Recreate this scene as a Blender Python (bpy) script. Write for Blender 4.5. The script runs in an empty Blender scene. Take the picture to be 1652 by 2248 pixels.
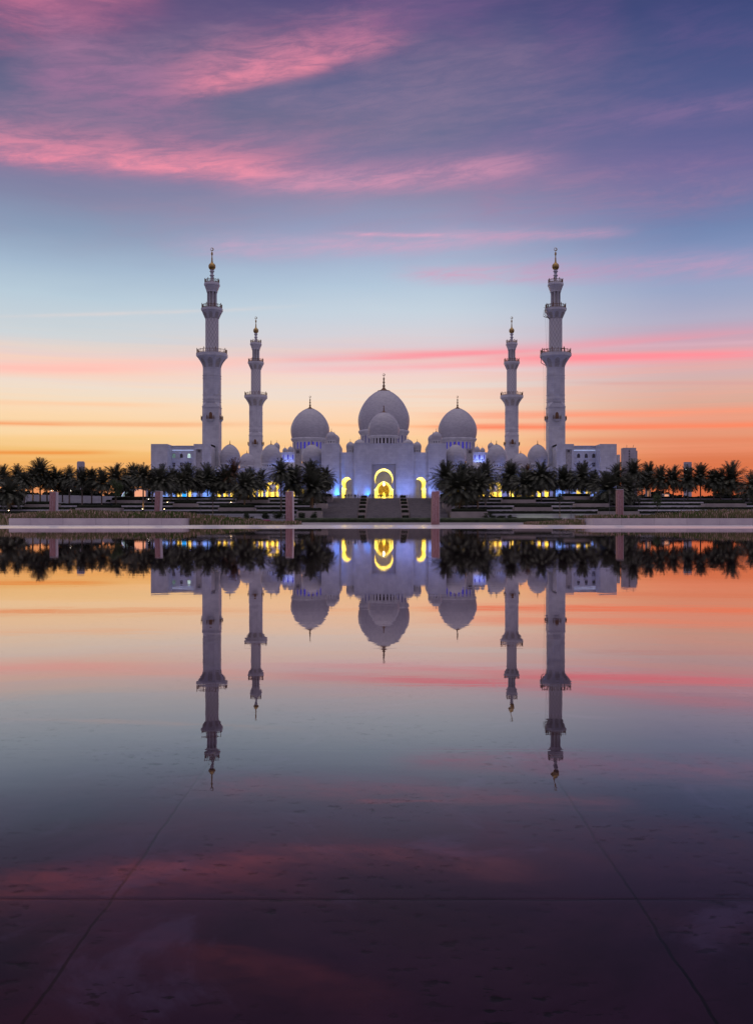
import bpy, math, random
from mathutils import Vector, Matrix
from mathutils.geometry import tessellate_polygon
R = math.radians
PI = math.pi
rnd = random.Random(7)
sc = bpy.context.scene
col = sc.collection

# ------------------------------------------------------------------ camera
F = 2250.0; CX = 842.0; HY = 1136.0; EYE = 0.6      # measured on the photograph (1652 x 2247 reading)
cam = bpy.data.cameras.new('camera'); camo = bpy.data.objects.new('camera', cam); col.objects.link(camo)
camo.location = (0, 0, EYE); camo.rotation_euler = (R(90), 0, 0)
cam.sensor_fit = 'VERTICAL'; cam.sensor_height = 36; cam.lens = 36 * F / 2247.0
cam.shift_x = (826 - CX) / 2247.0; cam.shift_y = (HY - 1123.5) / 2247.0
cam.clip_start = 0.05; cam.clip_end = 20000
sc.camera = camo
sc.view_settings.view_transform = 'Standard'; sc.view_settings.look = 'None'
sc.view_settings.exposure = 0; sc.view_settings.gamma = 1
sc.render.engine = 'CYCLES'
sc.cycles.use_denoising = True
sc.cycles.max_bounces = 8; sc.cycles.diffuse_bounces = 3; sc.cycles.glossy_bounces = 4
sc.cycles.transparent_max_bounces = 12; sc.cycles.sample_clamp_indirect = 4.0
sc.cycles.caustics_reflective = False

def lin(c):
    return tuple(((v / 255.0) / 12.92 if v / 255.0 <= 0.04045 else ((v / 255.0 + 0.055) / 1.055) ** 2.4) for v in c)
def px(x, y, Y):                     # a measured direction at distance Y -> a point of the place
    return Vector(((x - CX) * Y / F, Y, EYE + (HY - y) * Y / F))
def X_(x, Y): return (x - CX) * Y / F
def Z_(y, Y): return EYE + (HY - y) * Y / F

# ------------------------------------------------------------------ node expression helper
class E:
    nt = None
    def __init__(s, v): s.v = v
    @staticmethod
    def math(op, *a, clamp=False):
        n = E.nt.nodes.new('ShaderNodeMath'); n.operation = op; n.use_clamp = clamp
        for i, q in enumerate(a):
            q = q.v if isinstance(q, E) else q
            if isinstance(q, (int, float)): n.inputs[i].default_value = q
            else: E.nt.links.new(q, n.inputs[i])
        return E(n.outputs[0])
    def __add__(s, o): return E.math('ADD', s, o)
    def __radd__(s, o): return E.math('ADD', o, s)
    def __sub__(s, o): return E.math('SUBTRACT', s, o)
    def __rsub__(s, o): return E.math('SUBTRACT', o, s)
    def __mul__(s, o): return E.math('MULTIPLY', s, o)
    def __rmul__(s, o): return E.math('MULTIPLY', s, o)
    def __truediv__(s, o): return E.math('DIVIDE', s, o)
def link(a, b): E.nt.links.new(a.v if isinstance(a, E) else a, b)
def sstep(x, a, b, lo=0.0, hi=1.0):
    n = E.nt.nodes.new('ShaderNodeMapRange'); n.interpolation_type = 'SMOOTHSTEP'
    link(x, n.inputs[0]); n.inputs[1].default_value = a; n.inputs[2].default_value = b
    n.inputs[3].default_value = lo; n.inputs[4].default_value = hi
    return E(n.outputs[0])
def mixc(f, a, b):
    n = E.nt.nodes.new('ShaderNodeMix'); n.data_type = 'RGBA'; n.clamp_factor = True
    for q, i in ((f, 0), (a, 6), (b, 7)):
        if isinstance(q, E): link(q, n.inputs[i])
        elif isinstance(q, (int, float)): n.inputs[i].default_value = q
        else: n.inputs[i].default_value = (*q, 1)
    return E(n.outputs[2])
def comb(x, y, z=0.0):
    n = E.nt.nodes.new('ShaderNodeCombineXYZ')
    for i, q in enumerate((x, y, z)):
        if isinstance(q, E): link(q, n.inputs[i])
        else: n.inputs[i].default_value = q
    return E(n.outputs[0])
def noise(vec, scale, detail=4, rough=0.55, dist=0.0, dim='3D'):
    n = E.nt.nodes.new('ShaderNodeTexNoise'); n.noise_dimensions = dim
    if vec is not None: link(vec, n.inputs['Vector'])
    n.inputs['Scale'].default_value = scale; n.inputs['Detail'].default_value = detail
    n.inputs['Roughness'].default_value = rough; n.inputs['Distortion'].default_value = dist
    return E(n.outputs[0])
def ramp(f, stops, interp='LINEAR'):
    n = E.nt.nodes.new('ShaderNodeValToRGB'); link(f, n.inputs[0]); cr = n.color_ramp; cr.interpolation = interp
    while len(cr.elements) < len(stops): cr.elements.new(0.5)
    for e, (p, c) in zip(cr.elements, sorted(stops, key=lambda q: q[0])): pass
    ss = sorted(stops, key=lambda q: q[0])
    for i, (p, c) in enumerate(ss):
        cr.elements[i].position = p
        cr.elements[i].color = (*c, 1)
    return E(n.outputs[0])

# ------------------------------------------------------------------ sky (world, laid out by azimuth and elevation)
w = bpy.data.worlds.new('World'); sc.world = w; w.use_nodes = True
E.nt = w.node_tree; E.nt.nodes.clear()
tc = E.nt.nodes.new('ShaderNodeTexCoord')
sp = E.nt.nodes.new('ShaderNodeSeparateXYZ'); link(tc.outputs['Generated'], sp.inputs[0])
dx, dy_, dz = (E(sp.outputs[i]) for i in range(3))
az = E.math('ARCTAN2', dx, dy_) * (180 / PI)
el = E.math('ARCSINE', dz) * (180 / PI)
def AZ(x): return math.degrees(math.atan((x - CX) / F))
def EL(x, y): return math.degrees(math.atan((HY - y) / F * math.cos(math.atan((x - CX) / F))))
EMAX = 30.0
nz_big = noise(comb(az * 0.05, el * 0.22, 3.1), 1.0, 3, 0.5)
nz_mid = noise(comb(az * 0.16, el * 0.75, 7.7), 1.0, 5, 0.6)
nz_wisp = noise(comb(az * 0.13 + el * 0.10, el * 0.62 - az * 0.02, 1.3), 1.0, 8, 0.66, 0.5)
nz_fib = noise(comb(az * 0.28 + el * 0.35, el * 1.7 - az * 0.25, 5.0), 1.0, 8, 0.7, 0.4)
nz_str = noise(comb(az * 0.035, el * 1.5, 9.0), 1.0, 5, 0.6, 0.15)
warp = (nz_big - 0.5) * 1.6 + (nz_mid - 0.5) * 0.55
elw = el + warp * sstep(el, 1.0, 9.0, 0.12, 0.85)
def column(xc, table):
    return ramp(elw / EMAX, [(max(0.0, min(1.0, EL(xc, y) / EMAX)), lin(c)) for y, c in table], 'B_SPLINE' if False else 'LINEAR')
colL = column(112, [(1136, (206, 122, 88)), (1075, (224, 146, 96)), (1040, (230, 160, 88)), (1012, (232, 168, 92)), (985, (236, 186, 112)),
    (950, (240, 208, 156)), (915, (244, 206, 158)), (880, (238, 214, 184)), (845, (232, 216, 202)), (812, (238, 200, 190)), (785, (234, 200, 192)), (762, (216, 206, 206)),
    (735, (200, 208, 214)), (650, (176, 198, 214)), (580, (154, 178, 203)), (500, (128, 148, 180)), (430, (122, 126, 162)),
    (360, (116, 110, 152)), (280, (96, 96, 136)), (190, (78, 88, 128)), (90, (84, 82, 124)), (0, (100, 74, 122)), (-200, (54, 60, 100))])
colC = column(842, [(1136, (220, 130, 92)), (1060, (234, 156, 98)), (1000, (240, 182, 120)), (960, (244, 198, 148)), (925, (246, 202, 162)), (885, (238, 212, 192)), (850, (230, 214, 206)),
    (815, (232, 208, 208)), (780, (222, 192, 198)), (740, (206, 204, 214)), (690, (190, 205, 219)), (630, (170, 193, 215)),
    (570, (154, 174, 204)), (500, (140, 150, 187)), (440, (130, 130, 166)), (370, (118, 108, 152)), (290, (94, 98, 140)),
    (200, (80, 88, 134)), (100, (76, 78, 126)), (0, (70, 64, 120)), (-200, (46, 52, 96))])
colR = column(1573, [(1136, (198, 92, 66)), (1060, (212, 104, 66)), (1005, (214, 112, 76)), (960, (224, 136, 100)), (920, (222, 140, 110)), (880, (212, 160, 142)), (845, (206, 168, 164)),
    (815, (210, 166, 172)), (780, (210, 158, 174)), (740, (194, 156, 180)), (690, (170, 166, 194)), (620, (140, 156, 194)),
    (560, (118, 140, 186)), (490, (96, 120, 170)), (430, (94, 104, 158)), (360, (98, 92, 150)), (280, (80, 84, 142)),
    (190, (62, 76, 134)), (100, (48, 68, 126)), (0, (40, 56, 116)), (-200, (28, 42, 90))])
c = mixc(sstep(az, -17.5, -1.0), colL, colC)
c = mixc(sstep(az, 2.0, 17.5), c, colR)
wispm = E.math('MULTIPLY', sstep(nz_wisp, 0.36, 0.64), 1.0)
fibm = sstep(nz_fib, 0.34, 0.68)
strm = sstep(nz_str, 0.40, 0.62)
# faint fine layering near the horizon
c = mixc(strm * sstep(el, 1.5, 4.0) * sstep(el, 11.0, 8.0) * 0.28, c, mixc(sstep(az, -6, 10), lin((255, 206, 158)), lin((250, 148, 118))))
def streak(c, x0, y0, x1, y1, th, rgb, amp, fade=0.25, kind='w', bow=0.0, wk=0.6, sharp=0.0, th2=None):
    a0, a1 = AZ(x0), AZ(x1); e0, e1 = EL(x0, y0), EL(x1, y1); k = 180 / PI / F
    t = (az - a0) / (a1 - a0)
    line = t * (e1 - e0) + e0
    if bow: line = line + (t * (1 - t)) * (4 * bow * k)
    d = el - line + warp * wk
    thk = th * k
    if th2 is not None: up = E.math('GREATER_THAN', d, 0.0); d = d / (up * (th2 * k - thk) + thk)
    else: d = d / thk
    m = E.math('EXPONENT', (d * d) * -1.0) * sstep(t, 0.0, fade) * sstep(t, 1.0, 1.0 - fade)
    if kind == 'w': m = m * (wispm * 0.75 + 0.25) * (fibm * 0.4 + 0.6)
    elif kind == 'f': m = m * (fibm * 0.65 + 0.35)
    elif kind == 's': m = m * (strm * 0.45 + 0.55) * (nz_mid * 0.7 + 0.6)
    return mixc(m * amp, c, lin(rgb))
# broad thin veil of pink between the two big clouds and the blue gap above the towers
veil = sstep(noise(comb(az * 0.045 + el * 0.02, el * 0.20 - az * 0.012, 21.0), 1.0, 6, 0.62, 0.3), 0.40, 0.64)
c = mixc(veil * (fibm * 0.5 + 0.5) * sstep(el, 12.5, 17.0) * sstep(az + el * 0.5, 32.0, 20.0) * 0.36, c, mixc(sstep(az, 2, 16), lin((168, 128, 158)), lin((140, 104, 150))))
# high pink clouds
c = streak(c, -250, 60, 420, -70, 70, (196, 98, 138), 0.85, 0.3, 'w')
c = streak(c, 40, 40, 520, 260, 60, (168, 108, 150), 0.55, 0.25, 'f')
c = streak(c, -60, 210, 460, 150, 45, (150, 104, 146), 0.35, 0.3, 'f')
c = streak(c, 280, 210, 960, 72, 20, (212, 116, 150), 0.95, 0.3, 'f', 6, 0.5, th2=60)
c = streak(c, 0, 130, 420, 230, 50, (158, 104, 148), 0.7, 0.3, 'f', 0, 0.5, th2=40)
c = streak(c, 300, 235, 900, 262, 26, (84, 92, 130), 0.65, 0.3, 'w', 0, 0.5)
c = streak(c, 380, 200, 780, 128, 12, (236, 122, 148), 0.7, 0.3, 'f', 0, 0.5, th2=24)
c = streak(c, 640, 60, 1200, 10, 60, (116, 76, 134), 0.6, 0.3, 'w')
c = streak(c, -240, 262, 900, 300, 46, (160, 112, 150), 0.55, 0.25, 'f', 0, 0.6)
c = streak(c, -240, 300, 760, 388, 20, (240, 124, 152), 0.9, 0.26, 'f', 0, 0.5, th2=46)
c = streak(c, 180, 352, 680, 382, 9, (250, 130, 154), 0.65, 0.3, 'f', 0, 0.4, th2=18)
c = streak(c, 430, 402, 1300, 340, 26, (206, 134, 168), 0.95, 0.3, 'f', -10, 0.5, th2=34)
c = streak(c, 950, 300, 1900, 175, 26, (140, 104, 154), 0.5, 0.3, 'f')
c = streak(c, 900, 440, 1800, 370, 56, (164, 118, 158), 0.75, 0.3, 'w')
c = streak(c, 1380, 40, 1800, 110, 50, (92, 74, 134), 0.5, 0.3, 'f')
c = streak(c, 1150, 90, 1400, 20, 60, (104, 74, 132), 0.45, 0.3, 'f')
c = streak(c, 300, 535, 1260, 515, 22, (196, 158, 192), 0.85, 0.3, 'f', 0, 0.3, th2=22)
c = streak(c, 700, 510, 1050, 517, 4, (224, 158, 190), 0.8, 0.3, 'f', 0, 0.2)
c = streak(c, 980, 520, 1420, 508, 10, (206, 146, 182), 0.6, 0.3, 'f', 0, 0.25)
c = streak(c, 820, 604, 1380, 598, 18, (204, 158, 190), 0.95, 0.3, 'f', 0, 0.25)
c = streak(c, 1050, 598, 1900, 560, 26, (176, 146, 186), 0.9, 0.25, 'f', 0, 0.25)
c = streak(c, -100, 694, 720, 668, 4, (214, 208, 210), 0.8, 0.3, 'f', 0, 0.1)
# low sunset bands
c = streak(c, 400, 795, 1900, 696, 6, (250, 124, 142), 0.95, 0.4, 's', -4, 0.06, th2=13)
c = streak(c, 450, 812, 1900, 758, 9, (253, 142, 150), 0.95, 0.3, 's', 4, 0.07)
c = streak(c, 950, 784, 1900, 768, 9, (252, 122, 138), 1.25, 0.4, 's', 0, 0.07)
c = streak(c, 1000, 764, 1900, 738, 5, (214, 168, 186), 0.7, 0.3, 's', 0, 0.07)
c = streak(c, -300, 806, 680, 792, 12, (253, 184, 172), 1.2, 0.25, 's', 0, 0.2)
c = streak(c, -300, 872, 440, 890, 6, (250, 192, 146), 0.7, 0.3, 's', 0, 0.12)
c = streak(c, -400, 919, 640, 930, 5, (242, 146, 78), 1.15, 0.3, 's', 0, 0.05, th2=5)
c = streak(c, 500, 925, 1100, 938, 4, (250, 172, 112), 0.7, 0.25, 's', 0, 0.05)
c = streak(c, 860, 912, 2000, 890, 8, (250, 132, 92), 1.1, 0.25, 's', 0, 0.1)
c = streak(c, 860, 934, 2000, 925, 7, (246, 116, 70), 1.15, 0.2, 's', 0, 0.1)
c = streak(c, 1100, 965, 2000, 958, 7, (226, 112, 72), 0.9, 0.25, 's', 0, 0.1)
c = streak(c, 1150, 838, 2000, 836, 4, (216, 150, 146), 0.75, 0.25, 's', 0, 0.06)
c = streak(c, -300, 990, 300, 993, 4, (232, 132, 44), 1.4, 0.25, 's', 0, 0.04)
c = streak(c, -300, 962, 500, 958, 8, (247, 192, 112), 0.5, 0.25, 's', 0, 0.1)
hs = E.nt.nodes.new('ShaderNodeHueSaturation'); link(c, hs.inputs['Color']); link(sstep(el, 2.5, 5.5, 1.0, 0.92), hs.inputs['Saturation']); c = E(hs.outputs[0])
# the rest of the dome of the sky, away from the afterglow; unseen overhead part brightened to fill pavement and facades
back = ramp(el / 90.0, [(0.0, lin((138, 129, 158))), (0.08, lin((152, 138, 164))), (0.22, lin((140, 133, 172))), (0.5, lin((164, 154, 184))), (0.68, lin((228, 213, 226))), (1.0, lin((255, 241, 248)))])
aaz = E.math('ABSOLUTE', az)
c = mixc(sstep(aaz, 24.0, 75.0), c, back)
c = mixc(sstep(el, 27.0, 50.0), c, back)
c = mixc(sstep(el, 0.0, -3.0), c, lin((58, 50, 62)))
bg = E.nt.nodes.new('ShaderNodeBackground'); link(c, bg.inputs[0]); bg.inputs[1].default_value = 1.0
sky = E.nt.nodes.new('ShaderNodeTexSky'); sky.sky_type = 'NISHITA'; sky.sun_disc = False
SUN_EL, SUN_AZ = -1.5, -6.0
sky.sun_elevation = R(SUN_EL); sky.sun_rotation = R(SUN_AZ)
bg2 = E.nt.nodes.new('ShaderNodeBackground'); link(sky.outputs[0], bg2.inputs[0]); bg2.inputs[1].default_value = 0.05
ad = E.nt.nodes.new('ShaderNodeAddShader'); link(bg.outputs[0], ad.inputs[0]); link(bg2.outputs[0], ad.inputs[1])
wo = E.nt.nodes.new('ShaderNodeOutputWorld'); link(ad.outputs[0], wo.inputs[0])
w.cycles.sampling_method = 'MANUAL'; w.cycles.sample_map_resolution = 1024
sl = bpy.data.lights.new('sun', 'SUN'); sl.energy = 0.5; sl.angle = R(3); sl.color = (1, 0.72, 0.45)
so = bpy.data.objects.new('sun', sl); col.objects.link(so)        # already below the horizon, behind the mosque
sd = Vector((math.sin(R(SUN_AZ)) * math.cos(R(SUN_EL)), math.cos(R(SUN_AZ)) * math.cos(R(SUN_EL)), math.sin(R(SUN_EL))))
so.rotation_euler = (-sd).to_track_quat('-Z', 'Y').to_euler(); so.location = (0, 900, 60)

# ------------------------------------------------------------------ materials
MATS = {}
def mat(name, base, rough=0.6, metal=0.0, emis=None, es=0.0, spec=0.5):
    m = bpy.data.materials.new(name); m.use_nodes = True; nt = m.node_tree
    b = nt.nodes['Principled BSDF']
    b.inputs['Base Color'].default_value = (*base, 1); b.inputs['Roughness'].default_value = rough
    b.inputs['Metallic'].default_value = metal; b.inputs['Specular IOR Level'].default_value = spec
    if emis: b.inputs['Emission Color'].default_value = (*emis, 1); b.inputs['Emission Strength'].default_value = es
    MATS[name] = m; return m
def varied(name, c1, c2, scale, rough=0.6, bump=0.0, detail=5, stretch=(1, 1, 1), metal=0.0, brick=None, spec=0.5):
    m = mat(name, c1, rough, metal, spec=spec); E.nt = m.node_tree; b = m.node_tree.nodes['Principled BSDF']
    t = E.nt.nodes.new('ShaderNodeTexCoord'); mp = E.nt.nodes.new('ShaderNodeMapping'); mp.inputs['Scale'].default_value = stretch
    link(t.outputs['Object'], mp.inputs[0])
    nz = noise(E(mp.outputs[0]), scale, detail, 0.6)
    cc = mixc(sstep(nz, 0.32, 0.68), c1, c2)
    if brick:
        bw, bh, dark = brick
        s = E.nt.nodes.new('ShaderNodeSeparateXYZ'); link(t.outputs['Object'], s.inputs[0])
        u = E(s.outputs[0]) + E(s.outputs[1])
        bt = E.nt.nodes.new('ShaderNodeTexBrick'); link(comb(u, E(s.outputs[2])), bt.inputs['Vector'])
        bt.inputs['Scale'].default_value = 1; bt.inputs['Brick Width'].default_value = bw; bt.inputs['Row Height'].default_value = bh
        bt.inputs['Mortar Size'].default_value = 0.03; bt.inputs['Mortar Smooth'].default_value = 0.3
        bt.inputs['Color1'].default_value = (1, 1, 1, 1); bt.inputs['Color2'].default_value = (0.9, 0.9, 0.92, 1); bt.inputs['Mortar'].default_value = (dark, dark, dark, 1)
        mu = E.nt.nodes.new('ShaderNodeMix'); mu.data_type = 'RGBA'; mu.blend_type = 'MULTIPLY'; mu.inputs[0].default_value = 1
        link(cc, mu.inputs[6]); link(bt.outputs[0], mu.inputs[7]); cc = E(mu.outputs[2])
    link(cc, b.inputs['Base Color'])
    if bump:
        bp = E.nt.nodes.new('ShaderNodeBump'); bp.inputs['Strength'].default_value = bump; bp.inputs['Distance'].default_value = 0.1
        link(nz, bp.inputs['Height']); link(bp.outputs[0], b.inputs['Normal'])
    return m
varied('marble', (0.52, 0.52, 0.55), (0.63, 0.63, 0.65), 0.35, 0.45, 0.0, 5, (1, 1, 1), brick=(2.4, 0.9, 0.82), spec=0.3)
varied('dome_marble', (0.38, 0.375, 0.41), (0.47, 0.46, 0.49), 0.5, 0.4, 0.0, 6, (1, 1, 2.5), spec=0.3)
varied('panel_stone', (0.36, 0.34, 0.33), (0.48, 0.45, 0.42), 1.4, 0.6, brick=(0.7, 0.7, 0.6))
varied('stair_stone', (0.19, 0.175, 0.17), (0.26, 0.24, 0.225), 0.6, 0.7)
varied('terrace_stone', (0.44, 0.43, 0.45), (0.54, 0.52, 0.53), 0.25, 0.7)
varied('beige_stone', (0.34, 0.29, 0.26), (0.42, 0.36, 0.32), 0.3, 0.7)
varied('planter_stone', (0.42, 0.36, 0.38), (0.50, 0.44, 0.44), 0.8, 0.6, brick=(2.6, 2.0, 0.75))
varied('paving_white', (0.88, 0.84, 0.81), (0.92, 0.89, 0.86), 0.5, 0.17, spec=1.0)
MATS['paving_white'].node_tree.nodes['Principled BSDF'].inputs['IOR'].default_value = 2.4
varied('paving_grey', (0.22, 0.20, 0.20), (0.28, 0.25, 0.25), 0.4, 0.7)
varied('asphalt', (0.04, 0.04, 0.042), (0.06, 0.058, 0.058), 0.8, 0.8)
varied('lawn', (0.035, 0.06, 0.018), (0.06, 0.085, 0.025), 0.5, 0.9)
varied('soil', (0.05, 0.04, 0.03), (0.08, 0.06, 0.045), 0.5, 0.95)
varied('desert', (0.09, 0.08, 0.065), (0.12, 0.10, 0.085), 0.02, 0.95)
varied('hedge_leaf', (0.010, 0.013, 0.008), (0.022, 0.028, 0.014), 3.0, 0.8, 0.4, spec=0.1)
varied('palm_leaf', (0.065, 0.072, 0.048), (0.13, 0.135, 0.09), 1.2, 0.6, spec=0.25)
varied('palm_brown', (0.11, 0.065, 0.035), (0.17, 0.09, 0.05), 1.2, 0.7, spec=0.2)
varied('palm_bark', (0.13, 0.10, 0.075), (0.24, 0.18, 0.13), 3.0, 0.9, 0.5, stretch=(1, 1, 3))
varied('tree_leaf', (0.035, 0.055, 0.018), (0.07, 0.10, 0.035), 1.5, 0.6, spec=0.2)
varied('shrub_leaf', (0.02, 0.03, 0.014), (0.045, 0.06, 0.025), 1.5, 0.7, spec=0.2)
varied('granite_red', (0.32, 0.145, 0.14), (0.44, 0.235, 0.225), 5.0, 0.45, 0.0, 8)
varied('granite_carved', (0.54, 0.36, 0.37), (0.44, 0.25, 0.25), 9.0, 0.7, 0.0, 8, stretch=(3, 1, 0.6))
varied('edge_metal', (0.55, 0.53, 0.56), (0.65, 0.62, 0.64), 2.0, 0.35)
varied('gold', (0.34, 0.22, 0.07), (0.48, 0.33, 0.12), 2.0, 0.35, metal=0.85)
varied('bronze', (0.16, 0.08, 0.045), (0.24, 0.13, 0.06), 2.0, 0.45, metal=0.6)
varied('lattice_white', (0.62, 0.60, 0.60), (0.50, 0.48, 0.49), 1.0, 0.6)
varied('tower_concrete', (0.42, 0.39, 0.43), (0.52, 0.48, 0.52), 0.1, 0.8)
varied('gantry_steel', (0.10, 0.07, 0.05), (0.16, 0.11, 0.07), 1.0, 0.6, metal=0.4)
varied('magenta_petal', (0.35, 0.04, 0.14), (0.45, 0.08, 0.22), 3.0, 0.7)
mat('dark_glass', (0.02, 0.02, 0.03), 0.15)
mat('window_grey', (0.10, 0.09, 0.09), 0.35)
mat('window_teal', (0.12, 0.16, 0.15), 0.3, emis=(0.30, 0.52, 0.46), es=0.32)
mat('window_bright', (0.2, 0.2, 0.2), 0.3, emis=(0.62, 0.88, 0.80), es=0.85)
mat('blue_window', (0.02, 0.02, 0.08), 0.3, emis=(0.06, 0.045, 0.60), es=0.55)
mat('blue_window_dim', (0.03, 0.03, 0.07), 0.3, emis=(0.045, 0.04, 0.22), es=0.5)
mat('dark_window', (0.03, 0.02, 0.02), 0.4)
mat('led_strip', (0.5, 0.5, 0.5), 0.5, emis=(0.5, 0.6, 0.95), es=0.9)
mat('glow_yellow', (0.5, 0.4, 0.1), 0.6, emis=(1.0, 0.62, 0.06), es=1.1)
mat('glow_amber', (0.5, 0.4, 0.1), 0.6, emis=(1.0, 0.42, 0.04), es=0.8)
mat('glow_blue', (0.1, 0.2, 0.5), 0.6, emis=(0.25, 0.45, 1.0), es=0.75)
mat('glow_cyan', (0.1, 0.3, 0.5), 0.6, emis=(0.0, 0.38, 0.85), es=1.0)
mat('glow_peach', (0.5, 0.3, 0.2), 0.6, emis=(1.0, 0.42, 0.22), es=0.8)
mat('lamp_lens', (1, 1, 1), 0.4, emis=(1.0, 0.72, 0.38), es=14.0)
mat('lamp_lens_white', (1, 1, 1), 0.4, emis=(1.0, 0.92, 0.75), es=9.0)
mat('lamp_black', (0.02, 0.02, 0.02), 0.5)
mat('post_grey', (0.07, 0.07, 0.08), 0.5)
mat('robe_dark', (0.012, 0.012, 0.016), 0.8)
mat('robe_white', (0.45, 0.44, 0.43), 0.8)
mat('cloth_mid', (0.06, 0.05, 0.06), 0.8)
mat('passage_plaster', (0.78, 0.70, 0.42), 0.6)
# grass with pinkish seed heads
m = mat('grass_blade', (0.1, 0.12, 0.04), 0.8, spec=0.1); E.nt = m.node_tree
t = E.nt.nodes.new('ShaderNodeTexCoord'); s = E.nt.nodes.new('ShaderNodeSeparateXYZ'); link(t.outputs['Object'], s.inputs[0])
gi = E.nt.nodes.new('ShaderNodeNewGeometry')
g1 = mixc(sstep(noise(E(t.outputs['Object']), 0.28, 3), 0.38, 0.62), (0.07, 0.11, 0.025), (0.22, 0.18, 0.09))
g1 = mixc(sstep(E(gi.outputs['Random Per Island']), 0.66, 0.9), g1, (0.52, 0.34, 0.27))
link(g1, m.node_tree.nodes['Principled BSDF'].inputs['Base Color'])
# diamond relief on the minaret cylinders
m = mat('diamond_marble', (0.62, 0.60, 0.60), 0.5, spec=0.3); E.nt = m.node_tree
t = E.nt.nodes.new('ShaderNodeTexCoord'); s = E.nt.nodes.new('ShaderNodeSeparateXYZ'); link(t.outputs['Object'], s.inputs[0])
an = E.math('ARCTAN2', E(s.outputs[1]), E(s.outputs[0])) * (12 / (2 * PI)); zz = E(s.outputs[2]) * (1 / 2.6)
d1 = E.math('ABSOLUTE', E.math('FRACT', an + zz) - 0.5); d2 = E.math('ABSOLUTE', E.math('FRACT', an - zz + 40.0) - 0.5)
dd = E.math('MINIMUM', d1, d2)
link(mixc(sstep(dd, 0.03, 0.09), (0.42, 0.40, 0.42), (0.64, 0.62, 0.62)), m.node_tree.nodes['Principled BSDF'].inputs['Base Color'])
bp = E.nt.nodes.new('ShaderNodeBump'); bp.inputs['Distance'].default_value = 0.3; bp.inputs['Strength'].default_value = 0.6
link(sstep(dd, 0.0, 0.12), bp.inputs['Height']); link(bp.outputs[0], m.node_tree.nodes['Principled BSDF'].inputs['Normal'])
# lattice of golden doors
m = mat('gold_lattice', (0.4, 0.25, 0.05), 0.4, metal=0.3); E.nt = m.node_tree
t = E.nt.nodes.new('ShaderNodeTexCoord')
vz = E.nt.nodes.new('ShaderNodeTexVoronoi'); link(t.outputs['Object'], vz.inputs['Vector']); vz.inputs['Scale'].default_value = 1.6; vz.feature = 'DISTANCE_TO_EDGE'
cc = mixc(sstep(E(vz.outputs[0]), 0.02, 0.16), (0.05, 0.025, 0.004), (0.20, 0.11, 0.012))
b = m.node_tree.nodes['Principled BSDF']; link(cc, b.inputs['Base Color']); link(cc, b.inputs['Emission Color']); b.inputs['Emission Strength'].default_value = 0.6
# patterned recess around the portal
m = mat('portal_pattern', (0.3, 0.3, 0.32), 0.6); E.nt = m.node_tree
t = E.nt.nodes.new('ShaderNodeTexCoord'); s = E.nt.nodes.new('ShaderNodeSeparateXYZ'); link(t.outputs['Object'], s.inputs[0])
a1 = E.math('ABSOLUTE', E.math('FRACT', (E(s.outputs[0]) + E(s.outputs[2])) * 1.25 + 100.0) - 0.5)
a2 = E.math('ABSOLUTE', E.math('FRACT', (E(s.outputs[0]) - E(s.outputs[2])) * 1.25 + 100.0) - 0.5)
link(mixc(sstep(E.math('MINIMUM', a1, a2), 0.04, 0.14), (0.58, 0.56, 0.58), (0.36, 0.35, 0.37)), m.node_tree.nodes['Principled BSDF'].inputs['Base Color'])
# pool: dark stone slabs and the film of water over them
SLAB_W = 1.375 * EYE; JX0 = -0.714 * EYE
SLAB_D = 0.000766 * F * EYE; JY0 = F * EYE / 836.0
m = mat('pool_slab', (0.03, 0.02, 0.02), 0.6, spec=0.2); E.nt = m.node_tree
t = E.nt.nodes.new('ShaderNodeTexCoord'); s = E.nt.nodes.new('ShaderNodeSeparateXYZ'); link(t.outputs['Object'], s.inputs[0])
wob = (noise(E(t.outputs['Object']), 9.0, 3) - 0.5) * 0.016
jx = E.math('ABSOLUTE', E.math('FRACT', (E(s.outputs[0]) + wob - JX0) / SLAB_W + 0.5 + 400.0) - 0.5) * SLAB_W
jy = E.math('ABSOLUTE', E.math('FRACT', (E(s.outputs[1]) + wob - JY0) / SLAB_D + 0.5 + 400.0) - 0.5) * SLAB_D
jj = E.math('MINIMUM', jx, jy)
basef = mixc(sstep(noise(E(t.outputs['Object']), 1.1, 7, 0.62, 0.8), 0.38, 0.64), (0.016, 0.005, 0.014), (0.042, 0.014, 0.038))
vein = sstep(noise(E(t.outputs['Object']), 2.2, 8, 0.6, 1.6), 0.55, 0.68)
basef = mixc(vein * 0.7, basef, (0.066, 0.044, 0.092))
pm = E.nt.nodes.new('ShaderNodeMapping'); pm.inputs['Scale'].default_value = (1.0, 1.9, 1); link(t.outputs['Object'], pm.inputs[0])
pit = sstep(noise(E(pm.outputs[0]), 26.0, 3, 0.6), 0.585, 0.64) * sstep(noise(E(t.outputs['Object']), 2.2, 3), 0.38, 0.62)
basef = mixc(pit, basef, (0.002, 0.001, 0.002))
basef = mixc(sstep(jj, 0.0036, 0.0012) * sstep(E(s.outputs[1]), 3.2, 1.9, 0.25, 1.0), basef, (0.003, 0.001, 0.002))
link(basef, m.node_tree.nodes['Principled BSDF'].inputs['Base Color'])
m = bpy.data.materials.new('water_film'); m.use_nodes = True; MATS['water_film'] = m; E.nt = m.node_tree; E.nt.nodes.clear()
t = E.nt.nodes.new('ShaderNodeTexCoord'); s = E.nt.nodes.new('ShaderNodeSeparateXYZ'); link(t.outputs['Object'], s.inputs[0])
rm = E.nt.nodes.new('ShaderNodeMapping'); rm.inputs['Scale'].default_value = (0.5, 1.0, 1); link(t.outputs['Object'], rm.inputs[0])
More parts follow.
